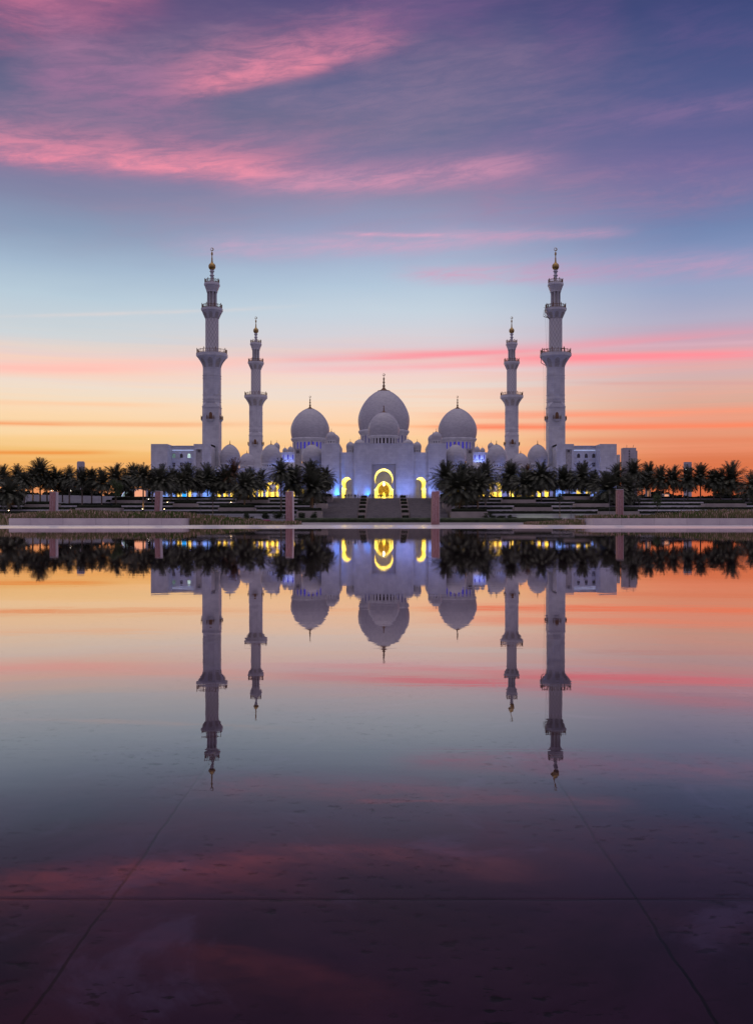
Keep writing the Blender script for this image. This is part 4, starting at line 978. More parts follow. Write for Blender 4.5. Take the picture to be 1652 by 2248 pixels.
MB().box(a, b2, 0, 9, 0, zt_).build('tower_body', 'tower_concrete', root)
b_ = MB()
for zz_, xx in ((-12, .3), (-17, .6), (-21, 2), (-23, 4), (-25, .5)): b_.box(a + xx, a + xx + .8, -.2, -.02, zt_ + zz_, zt_ + zz_ + .8)
b_.build('lit_windows', 'lamp_lens_white', root)
# pale sloping wall at the far left and the dark far planting
tag(MB().add([(X_(40, 402), 402, 3.6), (X_(300, 402), 402, 3.6), (X_(300, 402), 402, Z_(1090, 402)), (X_(60, 402), 402, Z_(1085, 402)),
              (X_(40, 402), 404, 3.6), (X_(300, 402), 404, 3.6), (X_(300, 402), 404, Z_(1090, 402)), (X_(60, 402), 404, Z_(1085, 402))],
             [(0, 1, 2, 3), (7, 6, 5, 4), (0, 4, 5, 1), (1, 5, 6, 2), (2, 6, 7, 3), (3, 7, 4, 0)]).build('retaining_wall', 'marble'), 'long pale sloping wall glimpsed between the trunks at the far left', 'wall')
def leafmass(name, x0, x1, y0, y1, z0, zf, n, m_, seed, size=.8):
    rr = random.Random(seed); b_ = MB()
    for i in range(n):
        x = rr.uniform(x0, x1); y = rr.uniform(y0, y1); z = z0 + (zf(x) - z0) * (rr.random() ** .7)
        a = rr.uniform(0, PI); t_ = rr.uniform(-1, 1); s_ = size * rr.uniform(.5, 1.2)
        u = Vector((math.cos(a), math.sin(a), rr.uniform(-.4, .4))) * s_; v = Vector((-math.sin(a) * t_, math.cos(a) * t_, 1)) * s_ * .6
        c_ = Vector((x, y, z)); b_.add([c_ - u, c_ - v, c_ + u, c_ + v], [(0, 1, 2, 3)])
    return b_.build(name, m_)
for sg, side, xx0, xx1 in ((-1, 'left', -260, -97), (1, 'right', 99, 280)):
    tag(leafmass('treeline', xx0, xx1, 425, 440, 2, lambda x, hh=(11.2 if sg < 0 else 9.6): hh + 1.3 * math.sin(x * .23) + .8 * math.sin(x * .71 + 1), 9000, 'hedge_leaf', 5 + sg, 1.3), f'dark far planting behind the palms at the {side} edge', 'trees', kind='stuff')
# brightly lit kiosks seen low between the trunks
def kiosk(x0, x1, y0, y1, Y, m_, label):
    root = empty('lit_kiosk', (X_((x0 + x1) / 2, Y), Y, Z_(y1, Y)), label, 'kiosk')
    hw = (x1 - x0) / 2 * Y / F; h_ = (y1 - y0) * Y / F
    MB().slab(arch(0, hw, h_ * .55, h_, 0, 8), [], 0, .4).build('lit_opening', m_, root)
    MB().box(-hw - .4, -hw, -.1, 1.6, -3, h_ * .8).box(hw, hw + .4, -.1, 1.6, -3, h_ * .8).box(-hw - .4, hw + .4, .45, 2.2, -3, h_ + .3).build('kiosk_wall', 'marble', root)
kiosk(296, 320, 1074, 1091, 404, 'glow_peach', 'peach-glowing arched hall front between palms just left of the annex')
kiosk(1420, 1425, 1072, 1089, 404, 'glow_peach', 'narrow peach-lit doorway between trunks right of the annex')
kiosk(1457, 1466, 1085, 1089, 404, 'glow_peach', 'low peach-lit slot behind the young tree on the right')
root = empty('glass_canopy', (X_(286, 406), 406, Z_(1092, 406)), 'low curved glass canopy left of the peach-lit hall front', 'canopy')
b_ = MB(); n = 14
for i in range(n):
    a, b3 = PI * i / n, PI * (i + 1) / n
    b_.add([(-3.2 * math.cos(a), 0, 3.0 * math.sin(a)), (-3.2 * math.cos(b3), 0, 3.0 * math.sin(b3)), (-3.2 * math.cos(b3), 5, 3.0 * math.sin(b3)), (-3.2 * math.cos(a), 5, 3.0 * math.sin(a))], [(0, 1, 2, 3)])
b_.build('canopy_glass', 'window_teal', root)
b_ = MB()
for i in range(n): a, b3 = PI * i / n, PI * (i + 1) / n; b_.tube((-3.25 * math.cos(a), -.05, 3.05 * math.sin(a)), (-3.25 * math.cos(b3), -.05, 3.05 * math.sin(b3)), .13, 5)
b_.build('canopy_rib', 'led_strip', root)

# ------------------------------------------------------------------ date palms
def palm_crown(seed, nf=46, m_='palm_leaf', droop=1.0, up=.25):
    rr = random.Random(seed); b_ = MB()
    for f in range(nf):
        a = f * 2.39996 + rr.uniform(-.25, .25); t0 = (f + .5) / nf
        elv = R(84 - 116 * t0) + rr.uniform(-.12, .12)       # first fronds stand up, last hang down
        L = rr.uniform(.88, 1.08) * (1.0 if t0 < .75 else .85); ns = 9
        d = Vector((math.cos(a) * math.cos(elv), math.sin(a) * math.cos(elv), math.sin(elv))); p = Vector((0, 0, 0)); pts = [p.copy()]
        side = Vector((-math.sin(a), math.cos(a), 0)); side += Vector((0, 0, rr.uniform(-.35, .35)))
        for s_ in range(ns):
            d = (d + Vector((0, 0, -.062 * droop * (1 + s_ * .22)))).normalized(); p = p + d * (L / ns); pts.append(p.copy())
        for s_ in range(ns):
            q0, q1 = pts[s_], pts[s_ + 1]; ax = (q1 - q0).normalized(); wd = .010
            b_.add([q0 + side * wd, q1 + side * wd * .8, q1 - side * wd * .8, q0 - side * wd], [(0, 1, 2, 3)])
            if s_ < 1: continue
            for h_ in (0, .25, .5, .75):
                c_ = q0.lerp(q1, h_); tt = (s_ + h_) / ns
                ll = .21 * math.sin(PI * min(1, .25 + tt * .66)) ** .6 * rr.uniform(.8, 1.15)
                for sg in (-1, 1):
                    dr = (side * sg * .8 + ax * .55 + Vector((0, 0, .05 + rr.uniform(-.2, .25)))).normalized()
                    tip = c_ + dr * ll; wv = ax * .0115
                    b_.add([c_ - wv, c_ + wv, tip], [(0, 1, 2)])
    return b_
def bunch(seed):        # hanging dead fronds and date stalks under the crown
    rr = random.Random(seed); b_ = MB()
    for k in range(26):
        a = rr.uniform(0, 2 * PI); l = rr.uniform(.25, .6); r0 = rr.uniform(.02, .10)
        p = Vector((r0 * math.cos(a), r0 * math.sin(a), -.02)); q = p + Vector((math.cos(a) * l * .5, math.sin(a) * l * .5, -l)); s_ = Vector((-math.sin(a), math.cos(a), 0)) * .03
        b_.add([p - s_, p + s_, q + s_ * .3, q - s_ * .3], [(0, 1, 2, 3)])
    return b_
CROWN = {}
for k in range(5):
    CROWN[k] = (palm_crown(100 + k, 112 + 8 * k, droop=1.0 + .15 * (k % 3)), bunch(k))
crown_mesh = {}
def mk(b_, name, m_):
    me = bpy.data.meshes.new(name); me.from_pydata(b_.v, [], b_.f); me.materials.append(MATS[m_]); me.update(); return me
for k in CROWN:
    crown_mesh[k] = (mk(CROWN[k][0], 'crown', 'palm_leaf'), mk(CROWN[k][1], 'dead_fronds', 'palm_brown'))
crown_mesh['brown'] = (mk(palm_crown(333, 60, droop=.8), 'crown', 'palm_brown'), crown_mesh[0][1])
tb = MB(); pr = []
for k in range(25):
    z = k / 24; pr.append(((1.0 + .10 * (k % 2)) * (1.0 - .25 * z + .25 * max(0, .12 - z) / .12 + (.35 * max(0, z - .88) / .12)), z))
tb.lathe(pr, 10); trunk_mesh = mk(tb, 'trunk', 'palm_bark')
def yb(y):
    T = [(1070, 410), (1084, 403), (1092, 401), (1099, 391), (1105, 379), (1112, 366), (1121, 351), (1134, 338)]
    for (a, b2), (c_, d) in zip(T, T[1:]):
        if y <= c_: return b2 + (d - b2) * (y - a) / (c_ - a)
    return 338
PALMS = [  # crown x, top y, half width, base y, kind, label
 (8, 1022, 22, 1106, 0, 'date palm cut by the left edge, upper one behind the large low palm'),
 (22, 1048, 31, 1119, 1, 'large low date palm in front at the far left with drooping fronds'),
 (39, 1021, 21, 1104, 2, 'slim palm with see-through crown against the yellow sky at far left'),
 (54, 1034, 20, 1108, 4, 'short bushy palm tucked between the slim palm and the tallest left palm'),
 (89, 1008, 27, 1102, 3, 'tallest palm at the far left, its crown standing above the rest'),
 (73, 1024, 21, 1104, 4, 'palm with a golden lit trunk beneath the tallest left palm'),
 (104, 1032, 21, 1103, 0, 'dense palm directly above the leftmost red pillar'),
 (123, 1025, 22, 1102, 1, 'thin-crowned palm just right of the leftmost red pillar'),
 (153, 1025, 22, 1103, 2, 'lone see-through palm left of the plain distant tower'),
 (138, 1040, 20, 1100, 3, 'low dark palm between two see-through palms left of the distant tower'),
 (181, 1027, 23, 1110, 3, 'palm standing in front of the plain distant tower'),
 (202, 1027, 22, 1109, 4, 'palm with reddish lit trunk right of the plain distant tower'),
 (224, 1030, 25, 1111, 0, 'drooping dark palm halfway between the distant tower and the annex'),
 (254, 1019, 27, 1106, 1, 'broad high palm behind the small green leafy tree'),
 (276, 1034, 22, 1102, 2, 'dark low palm left of the peach-lit hall'),
 (294, 1018, 23, 1100, 3, 'palm rising above the curved glass canopy'),
 (315, 1019, 25, 1119, 4, 'palm with a lit trunk base overlapping the left edge of the annex'),
 (335, 1030, 22, 1105, 0, 'palm before the blank left corner of the annex'),
 (354, 1022, 29, 1119, 1, 'big palm in front of the annex, behind the second red pillar'),
 (376, 1028, 26, 1103, 2, 'palm below the first annex window on the left building'),
 (412, 1019, 28, 1100, 3, 'palm covering the bottom of the left annex windows'),
 (396, 1032, 24, 1103, 4, 'lower palm under the middle of the left annex windows'),
 (438, 1034, 22, 1095, 0, 'short palm in front of the carved recess of the left annex'),
 (456, 1019, 27, 1087, 1, 'palm at the foot of the tall left minaret'),
 (477, 1036, 22, 1092, 2, 'small palm between the left minaret and the first arcade dome'),
 (497, 1024, 28, 1092, 3, 'palm before the outermost dome of the left arcade'),
 (514, 1008, 25, 1090, 'brown', 'brownish palm between the outermost left dome and the farther minaret'),
 (537, 1035, 29, 1112, 4, 'broad low palm with a bright ground light at its foot, left of the stairs'),
 (549, 1028, 22, 1106, 0, 'palm before the base of the farther left minaret'),
 (572, 1030, 22, 1092, 1, 'palm just left of the big yellow arch of the left arcade'),
 (617, 1010, 25, 1124, 2, 'feathery tall palm right of the big yellow arch of the left arcade'),
 (643, 1024, 31, 1120, 3, 'dense palm directly behind the red pillar left of the stairs'),
 (682, 1010, 25, 1117, 4, 'tallest palm of the clump left of the gate, in front of the innermost left dome'),
 (686, 1032, 34, 1120, 0, 'broadest palm at the front of the clump left of the stairs'),
 (702, 1027, 25, 1102, 1, 'palm at the back of the clump left of the gate'),
 (714, 1024, 22, 1101, 2, 'outermost palm of the left clump, nearest the blue-lit gate corner'),
 (977, 1015, 31, 1101, 3, 'palm of the right clump nearest the gate'),
 (1008, 1032, 37, 1119, 4, 'broadest palm at the front of the clump right of the stairs'),
 (1013, 1015, 23, 1112, 0, 'upright palm behind the broadest one in the clump right of the stairs'),
 (1048, 1032, 31, 1119, 1, 'second front palm of the right clump with a lit trunk'),
 (1065, 1013, 28, 1110, 2, 'high palm at the outer end of the right clump, below the tall pillar'),
 (1034, 1024, 22, 1106, 3, 'small palm filling the middle of the clump right of the stairs'),
 (1121, 1012, 27, 1089, 4, 'palm in front of the farther right minaret'),
 (1114, 1035, 22, 1089, 0, 'low palm just right of the big yellow arch of the right arcade'),
 (1151, 1032, 29, 1103, 1, 'broad low palm below the sky gap right of the farther right minaret'),
 (1157, 1019, 18, 1090, 'brown', 'reddish palm standing in the sky gap between the right minarets'),
 (1187, 1014, 29, 1103, 2, 'tall palm before the outermost dome of the right arcade'),
 (1171, 1034, 22, 1096, 3, 'short palm between the reddish one and the outermost right dome'),
 (1204, 1034, 20, 1092, 4, 'small palm left of the blue-lit gap by the right annex'),
 (1234, 1024, 25, 1087, 0, 'palm on slim trunks before the blue-lit corner of the right annex'),
 (1248, 1030, 22, 1088, 1, 'palm in front of the carved recess of the right annex'),
 (1278, 1017, 29, 1097, 2, 'palm below the right annex windows'),
 (1303, 1034, 21, 1100, 3, 'small palm at the blank outer wall of the right annex'),
 (1332, 1034, 35, 1112, 4, 'very broad dark palm left of the rightmost red pillar'),
 (1354, 1018, 23, 1109, 0, 'palm above the rightmost red pillar, overlapping the annex corner'),
 (1388, 1009, 25, 1101, 1, 'tall palm standing before the twin-slab tower'),
 (1378, 1046, 28, 1110, 2, 'low drooping palm just right of the rightmost red pillar'),
 (1423, 1016, 24, 1093, 3, 'palm against the orange sky just right of the twin-slab tower'),
 (1408, 1032, 20, 1096, 4, 'dark low palm between the twin-slab tower and its right neighbour'),
 (1449, 1024, 25, 1100, 0, 'palm directly above the small young tree on the right'),
 (1476, 1023, 25, 1100, 1, 'dense palm left of the bluish distant tower'),
 (1508, 1024, 25, 1100, 2, 'palm whose crown crosses the foot of the bluish distant tower'),
 (1536, 1018, 23, 1100, 3, 'upright palm right of the bluish distant tower'),
 (1565, 1029, 23, 1100, 4, 'lower palm between the upright one and the big right-edge crown'),
 (1604, 1017, 33, 1100, 0, 'big-crowned palm above the two ground lights near the right edge'),
 (1580, 1029, 25, 1100, 1, 'palm half behind the big-crowned one near the right edge'),
 (1650, 1037, 28, 1106, 2, 'palm cut by the right edge of the view'),
]
for i, (x, yt, hw, ybs, kd, lab) in enumerate(PALMS):
    rr = random.Random(500 + i); Y = yb(ybs) + rr.uniform(-.6, .6)
    r_ = hw * Y / F * 1.46; zb_ = Z_(ybs, Y) - .3; ztop = Z_(yt + 3, Y); zc = ztop - r_ * .80
    root = empty('date_palm', (X_(x, Y), Y, zb_), lab, 'palm tree', 'date palms lining the terraces')
    root.rotation_euler = (0, 0, rr.uniform(0, 6.28))
    tr_ = bpy.data.objects.new('trunk', trunk_mesh); col.objects.link(tr_); tr_.parent = root; tr_.scale = (.27, .27, zc - zb_); 
    ky = kd
    cr_ = bpy.data.objects.new('crown', crown_mesh[ky][0]); col.objects.link(cr_); cr_.parent = root; cr_.location = (0, 0, zc - zb_); cr_.scale = (r_, r_, r_)
    dd_ = bpy.data.objects.new('dead_fronds', crown_mesh[ky][1]); col.objects.link(dd_); dd_.parent = root; dd_.location = (0, 0, zc - zb_ + .1); dd_.scale = (r_, r_, r_)

# broadleaf young tree, green tree, slender young palms
def leafy(name, x, yt, yb_, hw, Y, label, m_='tree_leaf', n=1500, seed=1, trunk=True):
    r_ = hw * Y / F; zt_ = Z_(yt, Y); z0 = Z_(yb_, Y); root = empty(name, (X_(x, Y), Y, z0), label, 'tree'); H = zt_ - z0; rr = random.Random(seed)
    b_ = MB(); cl = [(Vector((rr.uniform(-.6, .6) * r_, rr.uniform(-.6, .6) * r_, H * rr.uniform(.48, .86))), r_ * rr.uniform(.35, .6)) for _ in range(11)]
    for i in range(n):
        c_, q = cl[i % 11]; d = Vector((rr.gauss(0, 1), rr.gauss(0, 1), rr.gauss(0, 1))).normalized() * q * rr.random() ** .5; p = c_ + d
        u = Vector((rr.uniform(-1, 1), rr.uniform(-1, 1), rr.uniform(-1, 1))).normalized() * .16; v = u.orthogonal().normalized() * .09
        b_.add([p - u, p - v, p + u, p + v], [(0, 1, 2, 3)])
    b_.build('crown', m_, root)
    b_ = MB(); b_.tube((0, 0, -.2), (0, 0, H * .55), .09, 7, .06)
    for c_, q in cl[:6]: b_.tube((0, 0, H * .45), tuple(c_), .05, 5, .02)
    b_.build('trunk', 'palm_bark', root); return root
leafy('green_tree', 256, 1049, 1118, 17, 352, 'small rounded green leafy tree left of the peach-lit hall front', seed=3, n=2200)
leafy('young_tree', 1441, 1081, 1131, 11, 334, 'small young tree with yellowing leaves right of the rightmost red pillar', seed=5, n=1300)
for x, yt, yb_, lab, s_ in ((467.6, 1081, 1134, 'slender young palm with a lit white trunk below the left arcade', 0), (1227.5, 1077, 1135, 'slender young palm with a lit white trunk below the right arcade', 1)):
    Y = 339.5; root = empty('young_palm', (X_(x, Y), Y, .1), lab, 'palm tree', 'slender young palms by the road')
    z1 = Z_(1092, Y) - .1
    MB().lathe([(.20, 0), (.15, .5), (.12, z1 * .6), (.16, z1 * .85), (.09, z1)], 8).build('trunk', 'palm_bark', root)
    o = bpy.data.objects.new('crown', crown_mesh[s_ + 1][0]); col.objects.link(o); o.parent = root; o.location = (0, 0, z1); o.scale = (1.9, 1.9, 1.6)
    light('SPOT', (X_(x, Y), Y - .8, .25), 90, (1, .85, .55), size=.05, aim=(X_(x, Y), Y, 2.2), spot=45, name='trunk_spot_beam')
# street lamps
for x, yt, Y, lab in ((440, 1099.5, 340, 'thin grey lamp post by the road left of the young palm'), (1252, 1096, 340, 'thin grey lamp post by the road right of the young palm'),
                      (1336.7, 1081, 340, 'tall grey lamp post just left of the rightmost red pillar'), (1499.5, 1073, 343, 'thin grey lamp post below the bluish distant tower')):
    root = empty('lamp_post', (X_(x, Y), Y, .1), lab, 'lamp post', 'lamp posts along the road'); h_ = Z_(yt, Y) - .1
    MB().lathe([(.14, 0), (.14, .5), (.07, .6), (.055, h_)], 8).build('post', 'post_grey', root)
    MB().tube((0, 0, h_), (.45, 0, h_ + .12), .05, 5).box(.3, .9, -.12, .12, h_ + .06, h_ + .2).build('lamp_head', 'post_grey', root)

# ------------------------------------------------------------------ small ground lights
UP = [(74.5, 1104, 1, 'below the golden trunk at the far left'), (20, 1121, 1, 'at the foot of the large low palm far left'), (239.6, 1113.8, 0, 'on the long planter left of the green tree'), (313.5, 1118, 1, 'at the palm overlapping the left annex edge'),
      (326.4, 1096, 0, 'just left of the second red pillar'), (368, 1103, 1, 'right of the second red pillar, upper one'), (379, 1099, 1, 'below the first window of the left annex'), (361, 1118, 1, 'right of the second red pillar, lower one'),
      (406, 1103, 0, 'below the last window of the left annex'), (507, 1103, 1, 'below the outermost dome of the left arcade'), (532.4, 1095.6, 0, 'on the upper planter before the small yellow arches'), (537.6, 1112.8, 1, 'on the wide raised planter left of the stairs'),
      (545.4, 1105, 1, 'behind the wide raised planter left of the stairs'), (663.3, 1104, 0, 'starry one right of the red pillar left of the stairs'), (683.4, 1121, 1, 'under the broadest palm left of the stairs'), (713.5, 1089, 0, 'on top of the small planter by the left flight'),
      (692.5, 1083.3, 0, 'high one inside the clump left of the gate'), (1009.4, 1121.5, 1, 'under the broadest palm right of the stairs'), (1050.6, 1121, 1, 'under the second front palm of the right clump'), (1026, 1098, 1, 'amber one half hidden in the right clump'),
      (1240, 1088.5, 0, 'by the foot of the right annex'), (1581, 1103, 1, 'left of the two near the right edge'), (1619, 1103, 1, 'right of the two near the right edge')]
for i, (x, y, wl_, lab) in enumerate(UP):
    Y = yb(y) - 3.2; z = Z_(y, Y); root = empty('ground_light', (X_(x, Y), Y, z - .25), 'small glowing ground light ' + lab, 'ground light', 'small lights under the palms')
    MB().lathe([(.14, -1.0), (.16, 0), (.22, .1), (.24, .32), (.20, .34)], 10).build('housing', 'lamp_black', root)
    MB().lathe([(.19, .2), (.22, .28), (.14, .42), (.02, .46)], 10).build('lens', 'lamp_lens' if wl_ else 'lamp_lens_white', root)
    if wl_: light('SPOT', (X_(x, Y) + .1, Y + .1, z + .35), 150, (1, .58, .16), size=.06, aim=(X_(x, Y), Y + 3.3, z + 2.6), spot=70, name='trunk_beam')
# lamps washing the lowest wall on the right
for i, x in enumerate((1142, 1158, 1174, 1188, 1206, 1240, 1273)):
    Y = 343.4; root = empty('wall_light', (X_(x, Y), Y, .2), f'low lamp washing the bottom terrace wall on the right, number {["first", "second", "third", "fourth", "fifth", "sixth", "last"][i]} from the stairs', 'wall light', 'lamps at the lowest right terrace wall')
    MB().lathe([(.10, 0), (.12, .05), (.12, .2), (.08, .24)], 8).build('housing', 'lamp_black', root); MB().lathe([(.11, .12), (.13, .18), (.10, .22)], 8).build('lens', 'lamp_lens_white', root)
    light('POINT', (X_(x, Y), Y + .3, .55), 9, (.75, .95, .55), size=.1, name='wall_light_glow')
# distant lamps over the leftmost pillar
for i, (x, y, lab) in enumerate(((112.5, 1077.5, 'lowest left of the cluster'), (118.6, 1071.5, 'topmost of the cluster'), (118.5, 1077, 'lowest right of the cluster'), (126.4, 1077.5, 'just right of the cluster'), (155.5, 1077.5, 'alone farther right'))):
    Y = 421; root = empty('distant_lamp', (X_(x, Y), Y, 4), f'tiny white lamp over the leftmost red pillar, {lab}', 'lamp', 'far lamps above the leftmost pillar'); h_ = Z_(y, Y) - 4
    MB().lathe([(.1, 0), (.08, h_)], 6).build('post', 'post_grey', root); MB().lathe([(.02, h_), (.25, h_ + .05), (.25, h_ + .3), (.02, h_ + .4)], 8).build('lamp_globe', 'lamp_lens_white', root)

# ------------------------------------------------------------------ foreground: planter walls, grasses, pillars
def planter_wall(x0, x1, label):
    Y = 81.3; a, b2 = X_(x0, Y), X_(x1, Y)
    tag(MB().box(a, b2, Y, Y + .35, 0.012, .555).box(a, a + .35, Y + .351, Y + 14, 0.012, .553).box(b2 - .35, b2, Y + .351, Y + 14, 0.012, .553).build('planter_wall', 'planter_stone'), label, 'wall', 'low planter walls at the edge of the pool')
    tag(MB().box(a + .36, b2 - .36, Y + .36, Y + 14, .003, .42).build('planting_soil', 'soil'), kind='structure')
    return a, b2
L0, L1 = planter_wall(20.1, 399, 'low mauve stone planter wall along the far left edge of the pool')
R0, R1 = planter_wall(1301, 1760, 'low mauve stone planter wall along the far right edge of the pool')
def grass(x0, x1, y0, y1, z0, hf, n, seed, label):
    rr = random.Random(seed); b_ = MB(); vs = []; fs = []
    for i in range(n):
        cxx = rr.uniform(x0, x1); cyy = rr.uniform(y0, y1); h_ = hf(cxx) * rr.uniform(.55, 1.1); a = rr.uniform(0, 2 * PI); ln = h_ * rr.uniform(.15, .55); wd = rr.uniform(.008, .02)
        ox, oy = math.cos(a) * ln, math.sin(a) * ln * .6; o_ = len(vs)
        vs += [(cxx - wd, cyy, z0), (cxx + wd, cyy, z0), (cxx + ox * .45 + wd, cyy + oy * .4, z0 + h_ * .65), (cxx + ox * .45 - wd, cyy + oy * .4, z0 + h_ * .65), (cxx + ox, cyy + oy, z0 + h_)]
        fs += [(o_, o_ + 1, o_ + 2, o_ + 3), (o_ + 3, o_ + 2, o_ + 4)]
        if rr.random() < .28:     # seed head
            p = (cxx + ox, cyy + oy, z0 + h_); o_ = len(vs); q = rr.uniform(.02, .036); s_ = .16 * rr.uniform(.7, 1.4)
            vs += [(p[0] - q, p[1], p[2]), (p[0] + q, p[1], p[2]), (p[0] + ox * .12 + q * .8, p[1], p[2] + s_), (p[0] + ox * .12 - q * .8, p[1], p[2] + s_)]; fs.append((o_, o_ + 1, o_ + 2, o_ + 3))
    b_.v = vs; b_.f = fs; b_.sm = [False] * len(fs)
    return tag(b_.build('grass', 'grass_blade'), label, 'grass', kind='stuff')
hL = lambda x: .30 + .16 * max(0, math.sin((x + 30) * .42)) + .10 * math.sin(x * 1.9) ** 2 + (.12 if x > X_(160, 85) else 0)
grass(L0 + .4, L1 - .4, 81.8, 90, .42, hL, 22000, 1, 'tufted grass with pink seed heads on the left planter')
grass(X_(-40, 83), L0 - .05, 82, 88, .0, lambda x: .75, 2500, 2, 'tall grass clump at the left end of the planter')
grass(L1 + .05, X_(560, 84), 84.2, 92, .0, lambda x: max(.12, .62 - (x - L1) * .085) + .12 * math.sin(x * 2.1) ** 2, 11000, 3, 'grass bank falling away right of the left planter')
grass(X_(560, 84), X_(650, 84), 84.2, 90, .0, lambda x: .14, 2500, 4, 'short dry grass left of the red pillar by the stairs')
grass(R0 + .4, 34.5, 81.8, 92, .42, lambda x: .16 + max(0, min(1, (x - X_(1440, 84)) / 5)) * .42 + .10 * math.sin(x * 1.6) ** 2, 26000, 5, 'tufted grass growing higher towards the right edge')
grass(X_(1175, 84), R0 - .05, 84.2, 92, .0, lambda x: .06 + max(0, (x - X_(1190, 84)) / 5) * .36, 6000, 6, 'grass rising against the end of the right planter')
# clipped hedge strips between the paving and the road
tag(hedge_mesh(X_(640, 128), X_(1300, 128), 128, 131, 0, .56, .5, .05, 9).build('low_hedge', 'shrub_leaf'), 'long low dark hedge strip in front of the stairs', 'hedge')
tag(MB().box(X_(820, 135), X_(1180, 135), 133, 147, .002, .585).build('lawn_bank', 'lawn'), 'flat lit lawn bank at the foot of the stairs', 'lawn')
tag(leafmass('flower_bed', X_(520, 120), X_(590, 120), 119, 122, .05, lambda x: .34, 1500, 'magenta_petal', 12, .07), 'thin magenta flower bed left of the stairs', 'flowers', kind='stuff')
# shrubs along the bottom terraces
for i, (x0, x1, yt, lab) in enumerate(((575, 596, 1122, 'left of the stairs, farthest left'), (596, 622, 1121, 'left of the stairs, second'), (626, 648, 1121, 'behind the red pillar left of the stairs'), (655, 676, 1123, 'right of that pillar'), (680, 702, 1123, 'nearest the left flight'),
                               (535, 560, 1124, 'below the wide left planter'), (1060, 1088, 1126, 'below the right clump'), (1090, 1110, 1129, 'right of the low right planter'), (1112, 1134, 1129, 'beside the first wall lamp'))):
    Y = 339.5; rr = random.Random(40 + i); cxx = X_((x0 + x1) / 2, Y); hw = X_(x1, Y) - cxx; H = Z_(yt, Y) - .1; b_ = MB()
    cl = [(rr.uniform(-1, 1), rr.uniform(.35, 1.0), rr.uniform(.25, .5)) for _ in range(7)]
    for k in range(1000):
        cu, chh, cw = cl[k % 7]; u = cu * .8 + rr.gauss(0, cw * .5); p = Vector((u * hw, rr.gauss(0, .35), H * chh * rr.random() ** .6))
        d = Vector((rr.uniform(-1, 1), rr.uniform(-1, 1), rr.uniform(-1, 1))).normalized() * .2; v = d.orthogonal().normalized() * .08; b_.add([p - d, p - v, p + d, p + v], [(0, 1, 2, 3)])
    root = empty('shrub', (cxx, Y, .1), 'loose dark shrub at the lowest terrace wall, ' + lab, 'shrub', 'shrubs at the lowest terrace wall')
    b_.build('foliage', 'shrub_leaf', root)
# the red granite pillars
PIL = [(115, 14.5, 1080, 'leftmost red granite pillar rising from the grasses', 1), (343.5, 12.5, 1078, 'red granite pillar leaning slightly before the left annex', 1), (634.5, 15.5, 1078.5, 'red granite pillar standing left of the stairs', 1),
       (955.5, 16.5, 1077.5, 'red granite pillar standing in front of the right flight of stairs', -1), (1360.5, 14, 1074.5, 'rightmost and tallest red granite pillar, with a pale cap', -1)]
for i, (x, wpx, yt, lab, sd_) in enumerate(PIL):
    Y = 89.0; hw = wpx * Y / F / 2; H = Z_(yt, Y); root = empty('granite_pillar', (X_(x, Y), Y, 0), lab, 'pillar', 'red granite pillars behind the pool')
    root.rotation_euler = (R(-.6), R((.7, 2.2, -1.0, .6, .1)[i]), R((-10, -16, -12, 6, 4)[i]))
    b_ = MB(); tp = .94
    b_.add([(-hw, 0, 0), (hw, 0, 0), (hw, .5, 0), (-hw, .5, 0), (-hw * tp, 0, H - .05), (hw * tp, 0, H), (hw * tp, .5, H), (-hw * tp, .5, H - .05)], [(0, 3, 2, 1), (4, 5, 6, 7), (0, 1, 5, 4), (1, 2, 6, 5), (2, 3, 7, 6), (3, 0, 4, 7)])
    b_.build('slab', 'granite_red', root)
    MB().add([(hw * 1.003, .04, 0.02), (hw * 1.003 + .03, .04, 0.02), (hw * 1.003 + .03, .46, 0.02), (hw * 1.003, .46, 0.02), (hw * tp + .01, .04, H), (hw * tp + .04, .04, H), (hw * tp + .04, .46, H), (hw * tp + .01, .46, H)],
             [(0, 3, 2, 1), (4, 5, 6, 7), (0, 1, 5, 4), (1, 2, 6, 5), (2, 3, 7, 6), (3, 0, 4, 7)]).build('metal_edge', 'edge_metal', root)
    MB().box(-hw * tp - .01, hw * tp + .02, -.01, .5, H + .002, H + .035).build('cap', 'edge_metal', root)
    # worn carved lines of writing running down the face (too weathered to read)
    b_ = MB(); rr = random.Random(i)
    for cidx, ux in enumerate((-.32, .02)):
        z = H * (.88 if cidx == 0 else .72)
        while z > H * .12:
            l = rr.uniform(.03, .11); b_.box(ux * hw * 2 - .035 + rr.uniform(-.01, .01), ux * hw * 2 + .05 + rr.uniform(-.02, .02), -.012, .002, z - l, z); z -= l + rr.uniform(.015, .04)
    b_.build('carved_lines', 'granite_carved', root)

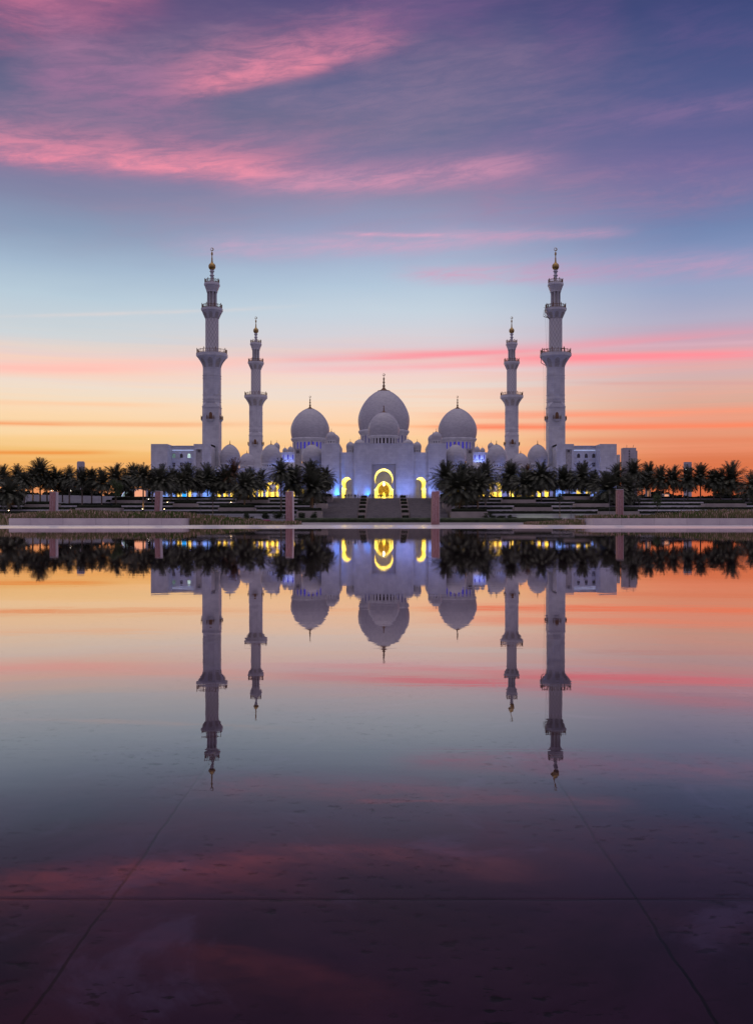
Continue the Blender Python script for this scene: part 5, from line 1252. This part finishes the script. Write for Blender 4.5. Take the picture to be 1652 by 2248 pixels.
# ------------------------------------------------------------------ people on the platform edge
def skin_person(name, joints, edges, radii, robe=None, m_='robe_dark'):
    me = bpy.data.meshes.new(name); me.from_pydata(joints, edges, []); ob = bpy.data.objects.new(name, me); col.objects.link(ob)
    md = ob.modifiers.new('s', 'SKIN'); ob.modifiers.new('u', 'SUBSURF').levels = 1
    for i, r_ in enumerate(radii): me.skin_vertices[0].data[i].radius = (r_, r_ * .8)
    me.skin_vertices[0].data[0].use_root = True
    dg = bpy.context.evaluated_depsgraph_get(); out = bpy.data.meshes.new_from_object(ob.evaluated_get(dg))
    bpy.data.objects.remove(ob); out.materials.clear(); out.materials.append(MATS[m_]); out.name = name
    return out
def body(step=.1, arm=.05, bend=0.0, m_='robe_dark', wide=1.0, lift=0.0):
    J = [(0, 0, .95), (0, 0, 1.15), (0, -.01 - bend, 1.38), (0, -.02 - bend, 1.50), (0, -.04 - bend, 1.60), (0, -.05 - bend, 1.70),
         (-.10, 0, .90), (-.10, -step, .50), (-.11, step * .2 - step, .08), (-.11, -step - .13, .04),
         (.10, 0, .90), (.10, step * .6, .50), (.11, step * 1.2, .08), (.11, step * 1.2 - .13, .04),
         (-.19, -bend, 1.40), (-.24 - arm, -.02 - bend, 1.13), (-.24 - arm * .5, -.10 - bend - lift, .90 + lift), (-.23, -.14 - bend - lift, .82 + lift * 1.3),
         (.19, -bend, 1.40), (.24 + arm, .02 - bend, 1.13), (.24 + arm * .5, -.06 - bend, .90), (.23, -.08 - bend, .82)]
    ED = [(0, 1), (1, 2), (2, 3), (3, 4), (4, 5), (0, 6), (6, 7), (7, 8), (8, 9), (0, 10), (10, 11), (11, 12), (12, 13), (2, 14), (14, 15), (15, 16), (16, 17), (2, 18), (18, 19), (19, 20), (20, 21)]
    RA = [.15 * wide, .14 * wide, .15, .06, .10, .085, .10 * wide, .07 * wide, .05, .04, .10 * wide, .07 * wide, .05, .04, .07, .05, .04, .035, .07, .05, .04, .035]
    return skin_person('person', J, ED, RA, m_=m_)
PB = [body(.10, .02), body(.22, .05, m_='cloth_mid'), body(.04, .08, lift=.35), body(.03, .02, wide=1.5), body(.05, .02, m_='robe_white', wide=1.45)]
def near(x):
    if x < 752: return 'beside the blue-lit gate corner'
    if x < 773: return 'before the lit side arch on the left'
    if x < 800: return 'between the left side arch and the planter hedge'
    if x < 822: return 'just left of the golden portal'
    if x < 864: return 'in the crowd before the golden portal'
    if x < 876: return 'just right of the golden portal'
    return 'before the blue-washed wall right of the portal'
PX = [741, 743.6, 746.5, 756.5, 758.6, 763, 765.5, 768.5, 771, 778.5, 781, 785.2, 790.5, 811, 815, 819, 829, 832, 834.5, 837, 839.5, 846, 849, 851.5, 854, 858, 868, 871, 882, 893, 898]
DESC = ['in a dark robe', 'striding in dark grey clothes', 'in black with one arm raised', 'in a wide black robe', 'in a pale long robe']
cnt = {}
for i, x in enumerate(PX):
    k = i * 7 % 5 if x < 870 else 4; Y = 406.2 + (i % 3) * .8
    if k == 4 and 825 < x < 860: k = 3
    base = f'person {DESC[k]} {near(x)}'
    cnt[base] = cnt.get(base, 0) + 1
    if cnt[base] > 1: base += ['', '', ', farther right', ', rightmost', ', last one'][min(cnt[base], 4)]
    o = bpy.data.objects.new('person', PB[k]); col.objects.link(o); o.location = (X_(x, Y), Y, PZ); o.rotation_euler = (0, 0, rnd.uniform(-2.5, 2.5)); sc_ = rnd.uniform(.92, 1.06); o.scale = (sc_,) * 3
    tag(o, base, 'person', 'visitors gathered at the top of the stairs')
    # stand them on the platform
